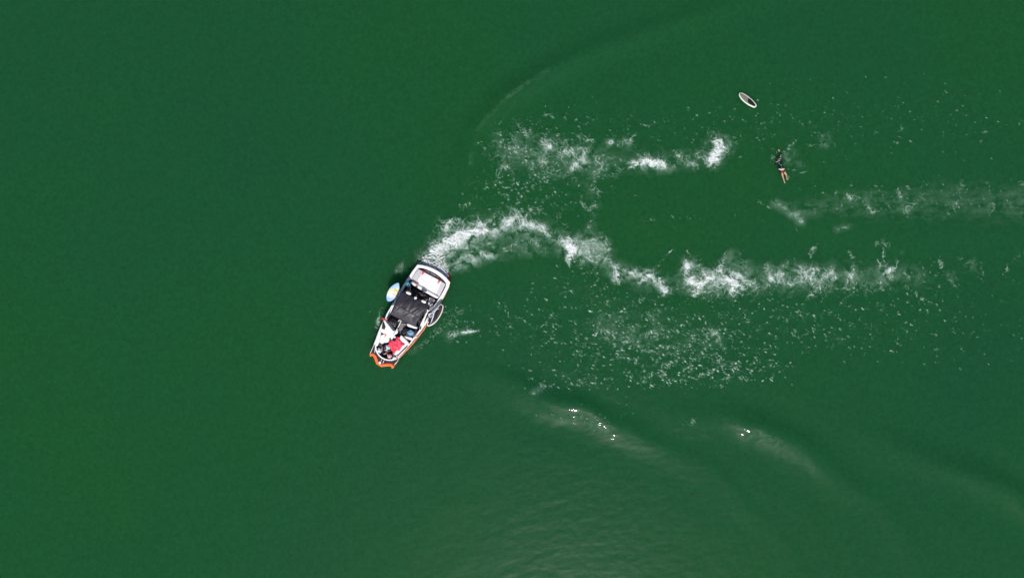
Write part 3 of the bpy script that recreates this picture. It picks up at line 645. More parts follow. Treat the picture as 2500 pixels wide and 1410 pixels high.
# helm and windscreen
cushion('helm_seat', [(330, 735), (395, 745), (425, 790), (392, 850), (340, 815), (305, 775)], .62, .22, M['blackv'], .06, .03)
mb = MB(); slab(mb, smoothloop(uvl([(330, 762), (392, 780), (386, 812), (352, 820), (320, 790)], .72), 1), .6, .05, .02); mb.build('helm_backrest', mat('charcoal_vinyl', (.07, .065, .075), .35, .5, .3, 12), boat)  # backrest in a lighter charcoal than the seat vinyl
mb = MB(); c_ = U(395, 812, .8)
ring = [c_+Vector((.17*math.cos(t), .17*math.sin(t)*.9, .05*math.sin(t))) for t in [i*math.pi/8 for i in range(17)]]
tube(mb, ring, .014, 6); tube(mb, [ring[0], c_, ring[8]], .01, 5); tube(mb, [c_, ring[12]], .01, 5); mb.build('steering_wheel', M['black'], boat)
cushion('helm_dash', [(262, 752), (284, 770), (372, 884), (400, 872), (412, 885), (350, 990), (330, 905), (232, 862), (255, 820)], .86, .3, M['vinyl'], .02, 0, 0)
cushion('dash_recess', [(245, 800), (262, 775), (283, 835), (270, 870), (238, 855)], .885, .8, M['black'], .01, 0, 0)
cushion('walkway', [(455, 790), (528, 800), (470, 925), (425, 905)], .30, .2, M['mgrey'], .01, 0, 0)
mb = MB(); slab(mb, smoothloop(uvl([(424, 905), (392, 925), (372, 915), (400, 870), (418, 845)], .9), 1), .3, .02, 0); mb.build('console_top', M['gel'], boat)
mb = MB()
tube(mb, [U(427, 770, 1.12), U(448, 757, 1.14), U(463, 766, 1.12), U(440, 815, 1.1), U(425, 842, 1.05)], .025, 8)
tube(mb, [U(418, 852, 1.02), U(398, 895, 1.0), U(372, 935, .95)], .03, 8)
mb.build('windscreen_frame', M['gel'], boat)
glass = bpy.data.materials.new('windscreen_glass'); glass.use_nodes = True
b_ = glass.node_tree.nodes['Principled BSDF']; b_.inputs['Base Color'].default_value = (.25, .25, .28, 1); b_.inputs['Alpha'].default_value = .14; b_.inputs['Roughness'].default_value = .05
mb = MB()
def pane(mb, a, b, z1, z2):
    p, q = U(*a, z1), U(*b, z1); r, s = U(*b, z2)+Vector((.10, .12, 0)), U(*a, z2)+Vector((.10, .12, 0)); nn = Vector((.006, .006, 0))
    mb.add([p, q, r, s, p+nn, q+nn, r+nn, s+nn], [(0, 1, 2, 3), (4, 7, 6, 5), (0, 4, 5, 1), (1, 5, 6, 2), (2, 6, 7, 3), (3, 7, 4, 0)], 0, False)
pane(mb, (262, 755), (365, 885), .86, 1.15); mb.build('windscreen', glass, boat); mb = MB(); pane(mb, (510, 940), (640, 950), .86, 1.15); mb.build('windscreen', glass, boat)
# port companion seat
cushion('companion_seat', [(482, 862), (512, 850), (640, 890), (612, 955), (500, 932), (465, 915)], .60, .22, M['blackv'], .05, .02)
cushion('companion_backrest', [(530, 797), (548, 800), (650, 838), (640, 862), (527, 828)], .92, .3, M['vinyl'], .03, .01)
cushion('companion_side', [(620, 852), (655, 868), (625, 945), (600, 955)], .72, .22, M['blackv'], .03, .01)
cushion('port_dash', [(498, 942), (585, 960), (592, 975), (578, 992), (520, 968)], .88, .3, M['vinyl'], .02, 0, 0)
cushion('port_dash_end', [(598, 958), (640, 940), (650, 950), (600, 982)], .86, .3, M['vinyl'], .015, 0, 0)
# bow lounges
cushion('bow_lounge', [(228, 915), (362, 925), (350, 975), (318, 1012), (262, 1030), (212, 1035), (202, 1020)], .60, .22, M['vinyl'], .05, .02, label='starboard bow lounge seat in white vinyl')
cushion('bow_backrest', [(222, 862), (236, 855), (352, 890), (366, 905), (358, 935), (228, 905)], .84, .3, M['vinyl'], .05, .01)
cushion('bow_side_bolster', [(215, 880), (232, 900), (198, 1050), (166, 1062), (172, 1010)], .82, .3, M['vinyl'], .035, .01)
mb = MB(); slab(mb, uvl([(278, 922), (290, 926), (276, 958), (270, 955)], .64), .58, .006, 0); mb.build('red_accent', M['red'], boat)
cushion('bow_port_backrest', [(452, 935), (468, 932), (520, 985), (562, 1035), (556, 1052), (500, 1035), (440, 985)], .80, .3, M['vinyl'], .045, .015)
cushion('bow_port_lounge', [(470, 1000), (562, 1050), (440, 1190), (372, 1200), (362, 1140)], .73, .22, M['vinyl'], .045, .015)
cushion('bow_port_bolster', [(548, 1050), (570, 1052), (440, 1195), (420, 1205), (412, 1190)], .80, .3, M['vinyl'], .03, .01)
mb = MB(); tube(mb, [U(535, 1062, .86), U(470, 1125, .87), U(412, 1185, .86)], .016, 7); tube(mb, [U(412, 1185, .86), U(420, 1170, .8)], .013, 6); mb.build('grab_rail', M['black'], boat)
cushion('bow_step', [(352, 960), (372, 938), (402, 946), (398, 968), (362, 985)], .62, .22, M['vinyl'], .03, .01)
# bow deck
mb = MB(); dk = uvl([(145, 1042), (104, 1150), (152, 1148), (200, 1284), (344, 1268), (368, 1300), (445, 1183)]+pi_[11:]+bowi[::-1]+[(165, 1045)], ZG-.012)
m_ = len(dk)
import mathutils.geometry as mg
tri = mg.tessellate_polygon([[Vector((p.x, p.y, 0)) for p in dk]])
mb.add(dk+[p-Vector((0, 0, .04)) for p in dk], [tuple(t) for t in tri]+[tuple(m_+i for i in t[::-1]) for t in tri], 0, False)
mb.build('bow_deck', M['maroon'], boat)
mb = MB(); rim = smoothloop(uvl([(165, 1045), (170, 1100), (196, 1152), (235, 1190), (285, 1213), (335, 1219), (390, 1204), (425, 1165)], ZG+.05), 2, False)
slab(mb, band(rim, .085), ZG-.05, .025, 0); mb.build('bow_rim', M['gel'], boat)
mb = MB(); vb = uvl([(98, 1160), (150, 1152), (200, 1283), (345, 1268), (370, 1308)], ZG+.03)
vv = smoothloop(vb, 1, False); slab(mb, band(vv, .185), ZG-.38, .035, 0); mb.build('bow_bumper', M['orange'], boat)
for a, b in (((150, 1046), (106, 1138)), ((166, 1062), (157, 1130)), ((432, 1216), (384, 1270)), ((240, 1204), (226, 1236)), ((268, 1212), (252, 1252)), ((350, 1225), (440, 1190))):
    mb = MB(); tube(mb, [U(*a, ZG+.015), U(*b, ZG+.015)], .017, 6); mb.build('deck_trim', M['gel'], boat)
mb = MB(); ellip(mb, U(217, 1246, ZG+.06), (.085, .085, .05), 0, 14, 6); tube(mb, [U(217, 1246, ZG), U(217, 1246, ZG+.05)], .05, 10); mb.build('bow_light', M['gel'], boat)
mb = MB(); slab(mb, uvl([(232, 1196), (262, 1206), (248, 1242), (226, 1228)], ZG+.02), ZG-.02, .008, 0); mb.build('bow_hatch', M['black'], boat)
mb = MB(); slab(mb, uvl([(240, 728), (292, 746), (286, 762), (262, 764), (236, 742)], ZG+.10), ZG-.02, .02, .01); mb.build('side_light', M['red'], boat)
for a, b in ((330, 690), (610, 962), (590, 1015)):
    mb = MB(); q = U(a, b, ZG+.04); tube(mb, [q-Vector((.04, .07, 0)), q, q+Vector((.04, .07, 0))], .012, 6); mb.build('cleat', M['chrome'], boat)
# swim platform and rudder gear
mb = MB(); slab(mb, smoothloop(uvl([(740, 134), (780, 126), (830, 120), (885, 134), (950, 172), (996, 228), (1010, 268), (1006, 314), (930, 240), (800, 165)], .45), 1), -.06, .03, 0); mb.build('swim_platform', M['platform'], boat)
mb = MB(); slab(mb, uvl([(1002, 236), (1014, 236), (1011, 300), (998, 284)], .50), -.02, .01, 0); mb.build('platform_edge', M['red'], boat)
mb = MB(); slab(mb, uvl([(866, 148), (892, 142), (894, 172), (872, 178)], .42), .1, .01, 0)
tube(mb, [U(880, 150, .5), U(884, 175, .5)], .02, 6); hk = mb.build('tow_hook', M['black'], boat)
mb = MB(); ellip(mb, U(880, 153, .56), (.025, .025, .02), 0, 8, 5); mb.build('hook_cap', M['gel'], hk, root=boat)
# tower and canopy
ZT = 1.95
mb = MB()
for pth in ([(300, 735, .8), (345, 680, 1.5), (380, 600, 1.88), (455, 448, 1.9), (545, 400, 1.2), (560, 360, .9)],
            [(688, 862, .8), (662, 800, 1.5), (675, 740, 1.88), (770, 590, 1.9), (850, 545, 1.2), (860, 530, .9)]):
    tube(mb, smoothloop([U(*p) for p in pth], 2, False), .032, 8)
mb.build('tower_frame', M['black'], boat)
mb = MB()
for pth in ([(700, 850, .82), (712, 790, 1.1), (742, 710, 1.35), (770, 655, 1.55), (765, 640, 1.75)], [(735, 812, .84), (762, 740, 1.05), (790, 690, 1.3)], [(676, 845, .84), (704, 780, 1.0), (728, 735, 1.3), (760, 670, 1.6)],
            [(778, 650, 1.5), (800, 640, 1.2), (850, 590, .9), (872, 560, .82)]):
    tube(mb, smoothloop([U(*p) for p in pth], 2, False), .045, 8)
mb.build('tower_leg', M['gel'], boat)
mb = MB()
for pth in ([(282, 738, .84), (300, 690, 1.0), (335, 630, 1.2), (358, 590, 1.5)],):
    tube(mb, smoothloop([U(*p) for p in pth], 2, False), .042, 8)
mb.build('tower_leg', M['gel'], boat)
def wr(s, t, seed, amp):
    a = np.array([s*4.2+t*.7+seed]); b = np.array([t*.8+s*.3])
    v = float(perlin(a, b, seed)[0]); w = float(perlin(a*2.3+7, b*1.7, seed+5)[0])
    return amp*(abs(v)*1.6+.45*w)
A1, B1, C1, D1 = U(462, 425, ZT-.05), U(782, 590, ZT-.05), U(668, 722, ZT+.06), U(398, 578, ZT+.06)
mb = MB(); sheet(mb, [A1, B1, C1, D1], 48, 26, lambda s, t: .06*math.sin(math.pi*s)+.05*math.sin(math.pi*t)-.10*math.sin(math.pi*s)*(1-t)**3*.6+wr(s, t, 3, .045), .014); cn = mb.build('canopy', M['canvas'], boat)
A2, B2, C2, D2 = U(396, 580, ZT+.045), U(668, 724, ZT+.045), U(628, 832, ZT-.20), U(338, 690, ZT-.20)
mb = MB(); sheet(mb, [A2, B2, C2, D2], 48, 22, lambda s, t: .02*math.sin(math.pi*s)+.03*math.sin(math.pi*t)+wr(s, t, 9, .04)*math.sin(math.pi*min(1, t+.15)), .014); mb.build('front_panel', mat('sunlit_black_canvas', (.058, .052, .060), .45, .5, .35, 5, bump=.3, bscale=25), cn, root=boat)  # lighter canvas colour paints the sun on the tilted front panel
mb = MB(); tube(mb, [U(392, 577, ZT+.03), U(530, 654, ZT+.07), U(672, 724, ZT+.03)], .014, 6); tube(mb, [U(336, 690, ZT-.21), U(480, 766, ZT-.20), U(630, 834, ZT-.21)], .018, 6); tube(mb, [U(458, 426, ZT-.07), U(786, 592, ZT-.07)], .018, 6); mb.build('canopy_bow', M['black'], cn, root=boat)
for q, z_ in (([(382, 659), (433, 595)], ZT+.01), ([(386, 678), (472, 621)], ZT+.01)):  # grey strips painting the highlight streaks on the canopy front
    mb = MB(); slab(mb, band([U(*q[0], z_-.03), U(*q[1], z_+.09)], .022), z_-.06, .006, 0); mb.build('canopy_highlight', M['mgrey'], cn, root=boat)
for (a, b, ln, wd) in ((547, 446, .17, .085), (722, 545, .16, .08), (627, 502, .09, .085)):
    mb = MB(); rt = Matrix.Rotation(-.45 if ln > .1 else .8, 3, 'Z'); ellip(mb, U(a, b, ZT+.06), (ln, wd, .07), 0, 14, 8, rt); mb.build('tower_pod', M['gel'], boat)
# board racks
for pth in ([(440, 505, 1.3), (400, 470, 1.12), (360, 452, 1.1)], [(430, 540, 1.3), (395, 500, 1.12), (355, 480, 1.1)], [(770, 640, 1.4), (820, 680, 1.3), (880, 690, 1.25)], [(745, 700, 1.4), (790, 740, 1.3), (840, 760, 1.25)]):
    mb = MB(); tube(mb, [U(*p) for p in pth], .02, 6); mb.build('board_rack', M['black'], boat)

# ------------------------------------------------------------------ boards
def board(name, label, root_pt, outline, z, th, rail_m, deck_m, tiltv=None, deck_inset=.03, cat='surfboard'):
    """board with rounded rails; outline already world points at z"""
    t = thing(name, label, cat, (root_pt.x, root_pt.y, z-th), 0)
    pts = smoothloop(outline, 2)
    def tl(p): return p+Vector((0, 0, (p-root_pt).dot(tiltv))) if tiltv else p
    n = len(pts); cols = []
    for d_, zz in ((.035, -th), (.008, -th*.75), (0, -th*.45), (.010, -th*.12), (deck_inset, 0)):
        cols.append([tl(Vector((p.x, p.y, z+zz))) for p in inset(pts, d_)])
    mb = MB(); vs = [p for r in cols for p in r]; fs = [tuple(range(n))[::-1]]
    for k in range(4): fs += [(k*n+i, k*n+(i+1) % n, (k+1)*n+(i+1) % n, (k+1)*n+i) for i in range(n)]
    fs.append(tuple(4*n+i for i in range(n)))
    mb.add(vs, fs); mb.build('rail', rail_m, t)
    mb = MB(); q = inset(pts, deck_inset+.004); slab(mb, [tl(Vector((p.x, p.y, z+.006))) for p in q], z-.02, .004, .004); 
    dk = mb.build('deck', deck_m, t)
    return t, tl
# floating board: enlarged view, 20.14 units per pixel
def B(u, v, z=0): return P(1780+u/20.14, 210+v/20.14, z)
zf = .075
fo = [(500, 340), (560, 322), (640, 328), (760, 380), (880, 450), (1000, 545), (1120, 640), (1230, 760), (1320, 860), (1362, 930), (1345, 1010), (1290, 1055), (1220, 1062), (1120, 1020), (980, 950), (840, 860), (720, 770), (610, 660), (530, 550), (482, 430)]
fb, ftl = board('surfboard', 'grey and black surfboard with pale lime rim floating alone on the water', B(920, 700), [B(a, b, zf) for a, b in fo], zf, .06, M['bwhite'], M['pad'], None, .055)
mb = MB(); slab(mb, smoothloop([B(a, b, zf+.018) for a, b in [(940, 590), (1000, 600), (1110, 690), (1210, 800), (1280, 900), (1290, 960), (1240, 985), (1130, 930), (1010, 880), (920, 800)]], 1), zf, .006, 0); mb.build('traction_pad', M['padb'], fb)
mb = MB(); slab(mb, smoothloop([B(a, b, zf+.016) for a, b in [(540, 380), (600, 355), (560, 420), (535, 425)]], 1), zf, .004, 0); mb.build('nose_pad', M['padb'], fb)
mb = MB(); tube(mb, [B(a, b, zf-.028) for a, b in [(482, 440), (528, 555), (608, 665), (718, 775), (840, 866), (980, 956), (1120, 1026), (1222, 1068)]], .012, 6); mb.build('rail_edge', M['lime'], fb)
# starboard rack board
sm = bpy.data.materials.new('blue_yellow_board_art'); sm.use_nodes = True
n_ = sm.node_tree.nodes; L_ = sm.node_tree.links; tc = n_.new('ShaderNodeTexCoord'); sp = n_.new('ShaderNodeSeparateXYZ'); nz = n_.new('ShaderNodeTexNoise'); nz.inputs['Scale'].default_value = 3.2
L_.new(tc.outputs['Object'], sp.inputs[0]); L_.new(tc.outputs['Object'], nz.inputs['Vector'])
ad = n_.new('ShaderNodeMath'); ad.operation = 'MULTIPLY_ADD'; L_.new(nz.outputs['Fac'], ad.inputs[0]); ad.inputs[1].default_value = .5; L_.new(sp.outputs['Y'], ad.inputs[2])
mr = n_.new('ShaderNodeMapRange'); L_.new(ad.outputs[0], mr.inputs[0]); mr.inputs['From Min'].default_value = -.40; mr.inputs['From Max'].default_value = .85
rp = n_.new('ShaderNodeValToRGB'); L_.new(mr.outputs[0], rp.inputs[0]); cr = rp.color_ramp
cr.elements[0].position = 0; cr.elements[0].color = (.30, .50, .80, 1); cr.elements[1].position = 1; cr.elements[1].color = (.45, .62, .85, 1)
for pos, c in ((.20, (.33, .52, .84)), (.27, (.62, .60, .80)), (.34, (.78, .76, .82)), (.50, (.80, .80, .74)), (.58, (.80, .68, .22)), (.65, (.80, .76, .40)), (.71, (.50, .68, .84)), (.84, (.36, .55, .86))):
    e = cr.elements.new(pos); e.color = (*c, 1)
L_.new(rp.outputs[0], n_['Principled BSDF'].inputs['Base Color']); n_['Principled BSDF'].inputs['Roughness'].default_value = .3
zb = 1.18
oB = [(436, 322), (444, 360), (443, 410), (430, 455), (400, 500), (360, 535), (320, 548), (296, 538), (289, 500), (296, 450), (318, 405), (350, 365), (395, 335)]
sb, _ = board('surfboard', 'pointed blue, white and yellow surfboard on the rack beside the black canopy', U(370, 435), [U(a, b, zb) for a, b in oB], zb, .05, mat('blue_board_rail', (.10, .18, .42), .35, .5, .1), sm, None, .016)
mb = MB()
for a, b, c, d2 in ((388, 400, 430, 432), (365, 452, 402, 480)): tube(mb, [U(a, b, zb+.02), U(c, d2, zb+.02)], .007, 5)
mb.build('strap', mat('olive_strap', (.35, .26, .05), .7), sb)
# port rack board
zp = 1.3
oP = [(918, 566), (934, 582), (952, 590), (946, 640), (922, 700), (880, 765), (838, 806), (795, 828), (762, 832), (758, 800), (762, 740), (790, 690), (840, 640), (885, 600)]
pb, _ = board('surfboard', 'black surfboard with white swooshes and cream rail on the boat side rack', U(850, 700), [U(a, b, zp) for a, b in oP], zp, .05, mat('cream_rail', (.72, .66, .58), .4, .5, .1), M['suit'], None, .055)
mb = MB()
for pth, w in (([(900, 622), (860, 640), (838, 672), (828, 720), (812, 770), (800, 795)], [.03, .07, .09, .08, .06, .01]), ([(775, 690), (810, 680), (838, 668)], [.05, .07, .06]), ([(780, 730), (806, 720), (812, 700)], [.02, .06, .03]), ([(765, 715), (785, 705), (800, 690)], [.02, .05, .03])):
    slab(mb, band([U(a, b, zp+.022) for a, b in pth], w), zp, .004, 0)
mb.build('white_swoosh', mat('grey_white_print', (.55, .56, .66), .4, .5, .1), pb)
mb = MB(); slab(mb, band([U(a, b, zp+.020) for a, b in [(905, 590), (918, 612), (908, 655), (884, 705)]], [.04, .06, .05, .02]), zp, .004, 0); mb.build('red_print', M['woodred'], pb)
mb = MB(); ellip(mb, U(775, 782, zp+.03), (.035, .035, .02), 0, 10, 5); mb.build('rack_knob', M['gel'], pb)
mb = MB(); slab(mb, smoothloop([U(a, b, zp+.12) for a, b in [(782, 610), (805, 598), (835, 590), (828, 625), (800, 655), (785, 648)]], 1), zp-.05, .03, .02); mb.build('rack_clamp', M['mgrey'], boat)

# ------------------------------------------------------------------ people
def hand(mb, wrist, direction, up=Vector((0, 0, 1)), size=1.0, curl=.25, side=1):
    d_ = direction.normalized(); s_ = d_.cross(up).normalized()*side; up2 = s_.cross(d_)*side
    c = wrist+d_*.05*size; R = Matrix((d_, s_, d_.cross(s_))).transposed()
    ellip(mb, c, (.055*size, .042*size, .018*size), 0, 10, 7, R)
    for k, ln in enumerate((.068, .078, .072, .056)):
        o = (k-1.5)*.021*size; b0 = c+d_*.035*size+s_*o; m1 = b0+d_*ln*.5*size+s_*o*.25; m2 = b0+d_*ln*size*.95+s_*o*.4-up*curl*.04*size
        tube(mb, [b0, m1, m2], [.0095*size, .0085*size, .006*size], 6)
    t0 = c-d_*.02*size+s_*-.035*size; tube(mb, [t0, t0-s_*.03*size+d_*.02*size, t0-s_*.038*size+d_*.05*size], [.012*size, .010*size, .007*size], 6)
def head(mb, c, facing, up=Vector((0, 0, 1))):
    f = facing.normalized(); s_ = f.cross(up).normalized(); u_ = s_.cross(f).normalized()
    R = Matrix((f, s_, u_)).transposed()
    def fn(d):
        d = d.copy()
        if d.z < 0: d.y *= 1+.30*d.z; d.x *= 1+.12*d.z
        if d.x > 0: d.x *= .96
        return d
    ellip(mb, c, (.098, .076, .118), 0, 18, 14, R, fn=fn)
    nose = c+f*.092-u_*.012; tube(mb, [nose+u_*.03-f*.008, nose+f*.012, nose+f*.022-u_*.022, nose-u_*.034], [.006, .010, .014, .010], 6)
    for k in (-1, 1):
        ellip(mb, c+s_*.077*k-u_*.005-f*.005, (.018, .010, .030), 0, 8, 6, R)
        ellip(mb, c+s_*.030*k+f*.086+u_*.014, (.010, .014, .008), 1, 8, 5, R)
    tube(mb, [c+f*.092-u_*.055-s_*.022, c+f*.098-u_*.057, c+f*.092-u_*.055+s_*.022], [.005, .008, .005], 6, 2)
    return R
EYE = mat('eye_white', (.6, .6, .58), .3); LIP = mat('lips', (.40, .13, .11), .5)
def hair_cap(c, R, r=(.107, .087, .124), back=.012, lo=.05):
    mb = MB(); f = R.col[0]
    def fn(d):
        d = d.copy()
        if d.z < -.2: d.x *= .6; d.x -= .2
        if d.x > .55 and d.z < .55: d.x = .55
        return d
    ellip(mb, c-Vector(f)*back, r, 0, 16, 12, R, fn=fn, zmin=-.55); return mb
def person(label, J, facing, hup, skin, garments, group=None, hands=True, headgear=None, hair=M['hair'], handdirs=(None, None), sc=1.0, tilt_hand=Vector((0, 0, 1))):
    """J: joints in world coordinates. One continuous body; clothing and hair are children."""
    pel = J['pelvis']; t = thing('person', label, 'person', (pel.x, pel.y, max(0, pel.z-.1)), 0, group)
    names = ['pelvis', 'belly', 'chest', 'neck', 'headbase', 'shL', 'elL', 'wrL', 'shR', 'elR', 'wrR', 'hipL', 'knL', 'anL', 'toL', 'hipR', 'knR', 'anR', 'toR']
    rad = dict(pelvis=.125, belly=.118, chest=.140, neck=.058, headbase=.055, shL=.062, elL=.042, wrL=.028, shR=.062, elR=.042, wrR=.028, hipL=.088, knL=.058, anL=.038, toL=.030, hipR=.088, knR=.058, anR=.038, toR=.030)
    J = dict(J); J.setdefault('belly', J['pelvis'].lerp(J['chest'], .5))
    hd = J['head']; J.setdefault('headbase', hd-hup.normalized()*.06)
    nodes = [(J[k], rad[k]*sc) for k in names]; ix = {k: i for i, k in enumerate(names)}
    E = [('pelvis', 'belly'), ('belly', 'chest'), ('chest', 'neck'), ('neck', 'headbase'), ('chest', 'shL'), ('shL', 'elL'), ('elL', 'wrL'), ('chest', 'shR'), ('shR', 'elR'), ('elR', 'wrR'),
         ('pelvis', 'hipL'), ('hipL', 'knL'), ('knL', 'anL'), ('anL', 'toL'), ('pelvis', 'hipR'), ('hipR', 'knR'), ('knR', 'anR'), ('anR', 'toR')]
    mb = MB(); skinmesh(mb, nodes, [(ix[a], ix[b]) for a, b in E])
    for s_, q in (('L', 1), ('R', -1)):
        hd_ = handdirs[0 if s_ == 'L' else 1] or (J['wr'+s_]-J['el'+s_]); hand(mb, J['wr'+s_], hd_, tilt_hand, 1.0, .35, q)
    R = head(mb, hd, facing, hup); mb.build('body', [skin, EYE, LIP], t)
    for nm, keys, edges, m, extra in garments:
        mb = MB(); kk = []
        pos = {}
        for k in keys:
            if isinstance(k, tuple): a, b, f = k; pos[k] = (J[a].lerp(J[b], f), (rad[a]*(1-f)+rad[b]*f))
            else: pos[k] = (J[k], rad[k])
            kk.append(k)
        skinmesh(mb, [(pos[k][0], (pos[k][1]+extra)*sc) for k in kk], edges); mb.build(nm, m, t)
    if hair: hair_cap(hd, R).build('hair', hair, t)
    if headgear: headgear(t, hd, R)
    return t
SH = ('shirt', ['chest', 'belly', 'shL', ('shL', 'elL', .75), 'shR', ('shR', 'elR', .75), ('belly', 'pelvis', .7), ('chest', 'neck', .5)], [(0, 1), (0, 2), (2, 3), (0, 4), (4, 5), (1, 6), (0, 7)])
ST_ = ('shorts', ['pelvis', 'hipL', ('hipL', 'knL', .75), 'hipR', ('hipR', 'knR', .75)], [(0, 1), (1, 2), (0, 3), (3, 4)])
def cap(m, brim=.0, crown=None):
    def f(t, c, R):
        up = Vector(R.col[2]); fw = Vector(R.col[0])
        mb = MB(); ellip(mb, c+up*.035, (.112, .098, .10), 0, 16, 8, R, zmin=-.1)
        if crown: mb.build('hat_crown', crown, t); mb = MB()
        if brim:
            n = 20; vs = []; sd = Vector(R.col[1])
            for rr, zz in ((.09, .035), (brim, .022), (brim, .014), (.09, .025)):
                for k in range(n): a = 2*math.pi*k/n; vs.append(c+up*(zz+.012*math.sin(3*a))+(fw*math.cos(a)+sd*math.sin(a))*rr)
            fs = []
            for r in range(4):
                for k in range(n): fs.append((r*n+k, r*n+(k+1) % n, ((r+1) % 4)*n+(k+1) % n, ((r+1) % 4)*n+k))
            mb.add(vs, fs); mb.build('hat_brim', m, t)
        else:
            vs = []; sd = Vector(R.col[1])
            for zz in (.03, .02):
                for a in range(-3, 4): an = a*.38; vs.append(c+up*zz+(fw*math.cos(an)*.16+sd*math.sin(an)*.09)+fw*.02)
                for a in range(3, -4, -1): an = a*.38; vs.append(c+up*(zz+.006)+(fw*math.cos(an)*.09+sd*math.sin(an)*.085))
            mb.add(vs, [tuple(range(14)), tuple(range(27, 13, -1))]+[(i, 14+i, 14+(i+1) % 14, (i+1) % 14) for i in range(14)]); mb.build('cap', m, t)
    return f
up = Vector((0, 0, 1))
fwd = Vector((-.513, -.858, 0)); port = Vector((.858, -.513, 0))
# aft, starboard corner
person('person in a teal cap and teal shirt leaning an arm on the white stern backrest', dict(
    pelvis=U(545, 372, .62), chest=U(540, 348, 1.02), neck=U(538, 338, 1.22), head=U(538, 332, 1.37),
    shL=U(568, 338, 1.12), elL=U(590, 318, 1.02), wrL=U(640, 345, 1.02), shR=U(512, 345, 1.12), elR=U(565, 375, 1.0), wrR=U(566, 402, .9),
    hipL=U(562, 380, .60), knL=U(575, 440, .62), anL=U(565, 480, .32), toL=U(555, 500, .28), hipR=U(535, 378, .60), knR=U(530, 432, .62), anR=U(515, 470, .32), toR=U(508, 490, .28)),
    (port*.9+fwd*.3), up, M['skin'], [SH+(M['teal'], .018), ST_+(M['navy'], .014)], headgear=cap(M['teal']))
# aft, middle
person('person in a dark teal shirt seated by the stern backrest behind the black canopy', dict(
    pelvis=U(715, 488, .62), chest=U(706, 470, 1.02), neck=U(706, 462, 1.2), head=U(708, 458, 1.35),
    shL=U(745, 482, 1.1), elL=U(755, 520, .95), wrL=U(735, 545, .85), shR=U(668, 448, 1.1), elR=U(640, 470, .95), wrR=U(640, 498, .85),
    hipL=U(728, 498, .60), knL=U(700, 555, .62), anL=U(680, 590, .32), toL=U(668, 605, .28), hipR=U(702, 486, .60), knR=U(670, 535, .62), anR=U(650, 575, .32), toR=U(640, 590, .28)),
    fwd, up, M['skin'], [SH+(M['dteal'], .022), ST_+(M['navy'], .014)])
# bow, starboard: reclining with head towards the bow
person('person in a navy top and pale blue sun hat reclining at the boat bow', dict(
    pelvis=U(292, 1078, .62), chest=U(245, 1092, .78), neck=U(225, 1102, .90), head=U(212, 1108, 1.0),
    shL=U(262, 1062, .82), elL=U(300, 1050, .78), wrL=U(325, 1072, .74), shR=U(238, 1125, .82), elR=U(272, 1150, .76), wrR=U(295, 1128, .80),
    hipL=U(302, 1065, .62), knL=U(348, 1030, .82), anL=U(398, 1000, .62), toL=U(408, 985, .66), hipR=U(300, 1090, .62), knR=U(352, 1060, .80), anR=U(402, 1022, .62), toR=U(412, 1006, .66)),
    (U(300, 1050, 1)-U(212, 1108, 1)).normalized()*.7+up*.7, (up*.7+(U(212, 1108, 1)-U(292, 1078, 1)).normalized()*.7), M['skin'],
    [SH+(M['navy'], .024), ST_+(M['pblue'], .018)], headgear=cap(M['pblue'], .165, M['white']))
# bow, middle
person('person in a wine red top and pale pink hat sitting at the boat bow', dict(
    pelvis=U(345, 1150, .62), chest=U(332, 1160, .88), neck=U(328, 1167, 1.0), head=U(328, 1172, 1.12),
    shL=U(355, 1178, .94), elL=U(375, 1150, .84), wrL=U(372, 1120, .80), shR=U(300, 1152, .94), elR=U(308, 1125, .84), wrR=U(338, 1112, .80),
    hipL=U(358, 1150, .62), knL=U(400, 1105, .78), anL=U(452, 1075, .62), toL=U(462, 1066, .66), hipR=U(340, 1138, .62), knR=U(382, 1080, .78), anR=U(432, 1048, .62), toR=U(442, 1038, .66)),
    (U(400, 1050, 1)-U(328, 1170, 1)).normalized(), up, M['skin'], [SH+(M['wine'], .020), ST_+(M['wine'], .014)], headgear=cap(M['pink'], .13, M['pink']))
# swimmer
mbz = .02
swim = person('swimmer in black wetsuit top and red shorts, face down in open water', dict(
    pelvis=SW(585, 895, .03), belly=SW(555, 800, .035), chest=SW(510, 660, .04), neck=SW(470, 585, .04), head=SW(448, 545, .04),
    shL=SW(452, 690, .03), elL=SW(385, 700, -.03), wrL=SW(345, 690, -.14), shR=SW(545, 570, .07), elR=SW(552, 440, .10), wrR=SW(500, 345, .10),
    hipL=SW(565, 925, .02), knL=SW(600, 1075, -.018), anL=SW(645, 1215, -.018), toL=SW(665, 1260, -.03), hipR=SW(628, 915, .02), knR=SW(705, 1030, -.04), anR=SW(715, 1165, .03), toR=SW(765, 1115, .08)),
    Vector((-.35, .5, -.75)).normalized(), Vector((-.45, .75, .35)).normalized(), M['paleskin'],
    [('wetsuit_top', ['chest', 'belly', 'shL', 'elL', ('elL', 'wrL', .8), 'shR', 'elR', ('elR', 'wrR', .85), ('belly', 'pelvis', .6), ('chest', 'neck', .7)],
      [(0, 1), (0, 2), (2, 3), (3, 4), (0, 5), (5, 6), (6, 7), (1, 8), (0, 9)], M['suit'], .012),
     ('shorts', ['pelvis', 'hipL', ('hipL', 'knL', .38), 'hipR', ('hipR', 'knR', .3)], [(0, 1), (1, 2), (0, 3), (3, 4)], M['shorts'], .012)], sc=.92)
mb = MB()
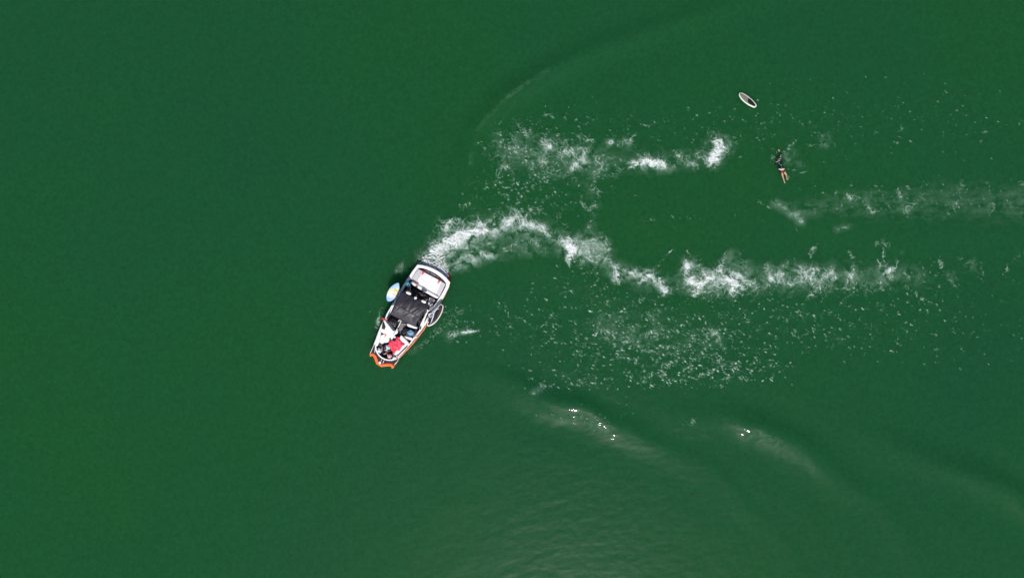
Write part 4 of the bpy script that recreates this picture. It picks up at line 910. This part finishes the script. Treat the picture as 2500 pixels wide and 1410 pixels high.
for pth, zz in (([(400, 660), (440, 640), (470, 630), (530, 600)], .150), ([(500, 560), (530, 562), (560, 550)], .16), ([(535, 520), (550, 470), (552, 445)], .155), ([(485, 690), (510, 682)], .175), ([(545, 720), (560, 755)], .16)):
    slab(mb, band([SW(a, b, zz+.006) for a, b in pth], .026), zz-.03, .006, 0)
mb.build('white_stripe', mat('wet_white_print', (.45, .52, .48), .4), swim)
mb = MB(); slab(mb, band([SW(488, 852, .14), SW(540, 862, .155), SW(600, 862, .155), SW(650, 850, .14)], .05), .08, .01, 0); mb.build('waistband', M['white'], swim)

# ------------------------------------------------------------------ loose things aboard
def loose(name, label, cat, mbuild, m, at):
    o = mbuild.build(name, m, frame=Frame((at.x, at.y, at.z))); o['label'] = label; o['category'] = cat; return o
mb = MB()
def towz(s, t):
    e = .03*math.sin(6*s+2*t)+.05*float(fbm(np.array([s*2.6]), np.array([t*2.6]), 8, 3)[0])
    w = Vector((.05*math.sin(9*t+1)+.03*math.sin(17*t), .05*math.sin(8*s)+.03*math.sin(15*s+2), 0))
    ed = min(s, 1-s, t, 1-t); return Vector((0, 0, e+.10*min(1, ed*6)-.08*(s-.5)))+w*(1 if ed < .12 else .3)
sheet(mb, [U(302, 1012, .86), U(424, 955, .84), U(505, 1052, .86), U(372, 1150, .88)], 40, 40, towz, .012)
loose('towel', 'crumpled red towel spread across the bow seats', 'towel', mb, M['towel'], U(400, 1050, .7))
mb = MB()
sheet(mb, [U(528, 892, .68), U(572, 868, .68), U(618, 905, .68), U(565, 950, .68)], 26, 26, lambda s, t: .10*math.sin(math.pi*s)*math.sin(math.pi*t)+.06*float(fbm(np.array([s*4]), np.array([t*4]), 18, 3)[0]), .03)
loose('towel', 'bundled light blue towel on the black seat near the bow', 'towel', mb, M['btowel'], U(572, 905, .62))
mb = MB(); ellip(mb, U(387, 1196, .88), (.13, .09, .07), 0, 16, 10, Matrix.Rotation(-.3, 3, 'Z')); 
loose('pillow', 'small white oval cushion in the bow corner beside the pink hat', 'cushion', mb, M['white'], U(387, 1196, .8))
# the ballasted hull sits low in the water, with everything it carries
for o in C.objects:
    if o.parent is None and (o is boat or 'boat' in str(o.get('label')) or o in (sb, pb) or o.get('category') in ('towel', 'cushion') or (o.get('category') == 'person' and o is not swim)):
        o.location.z -= .16
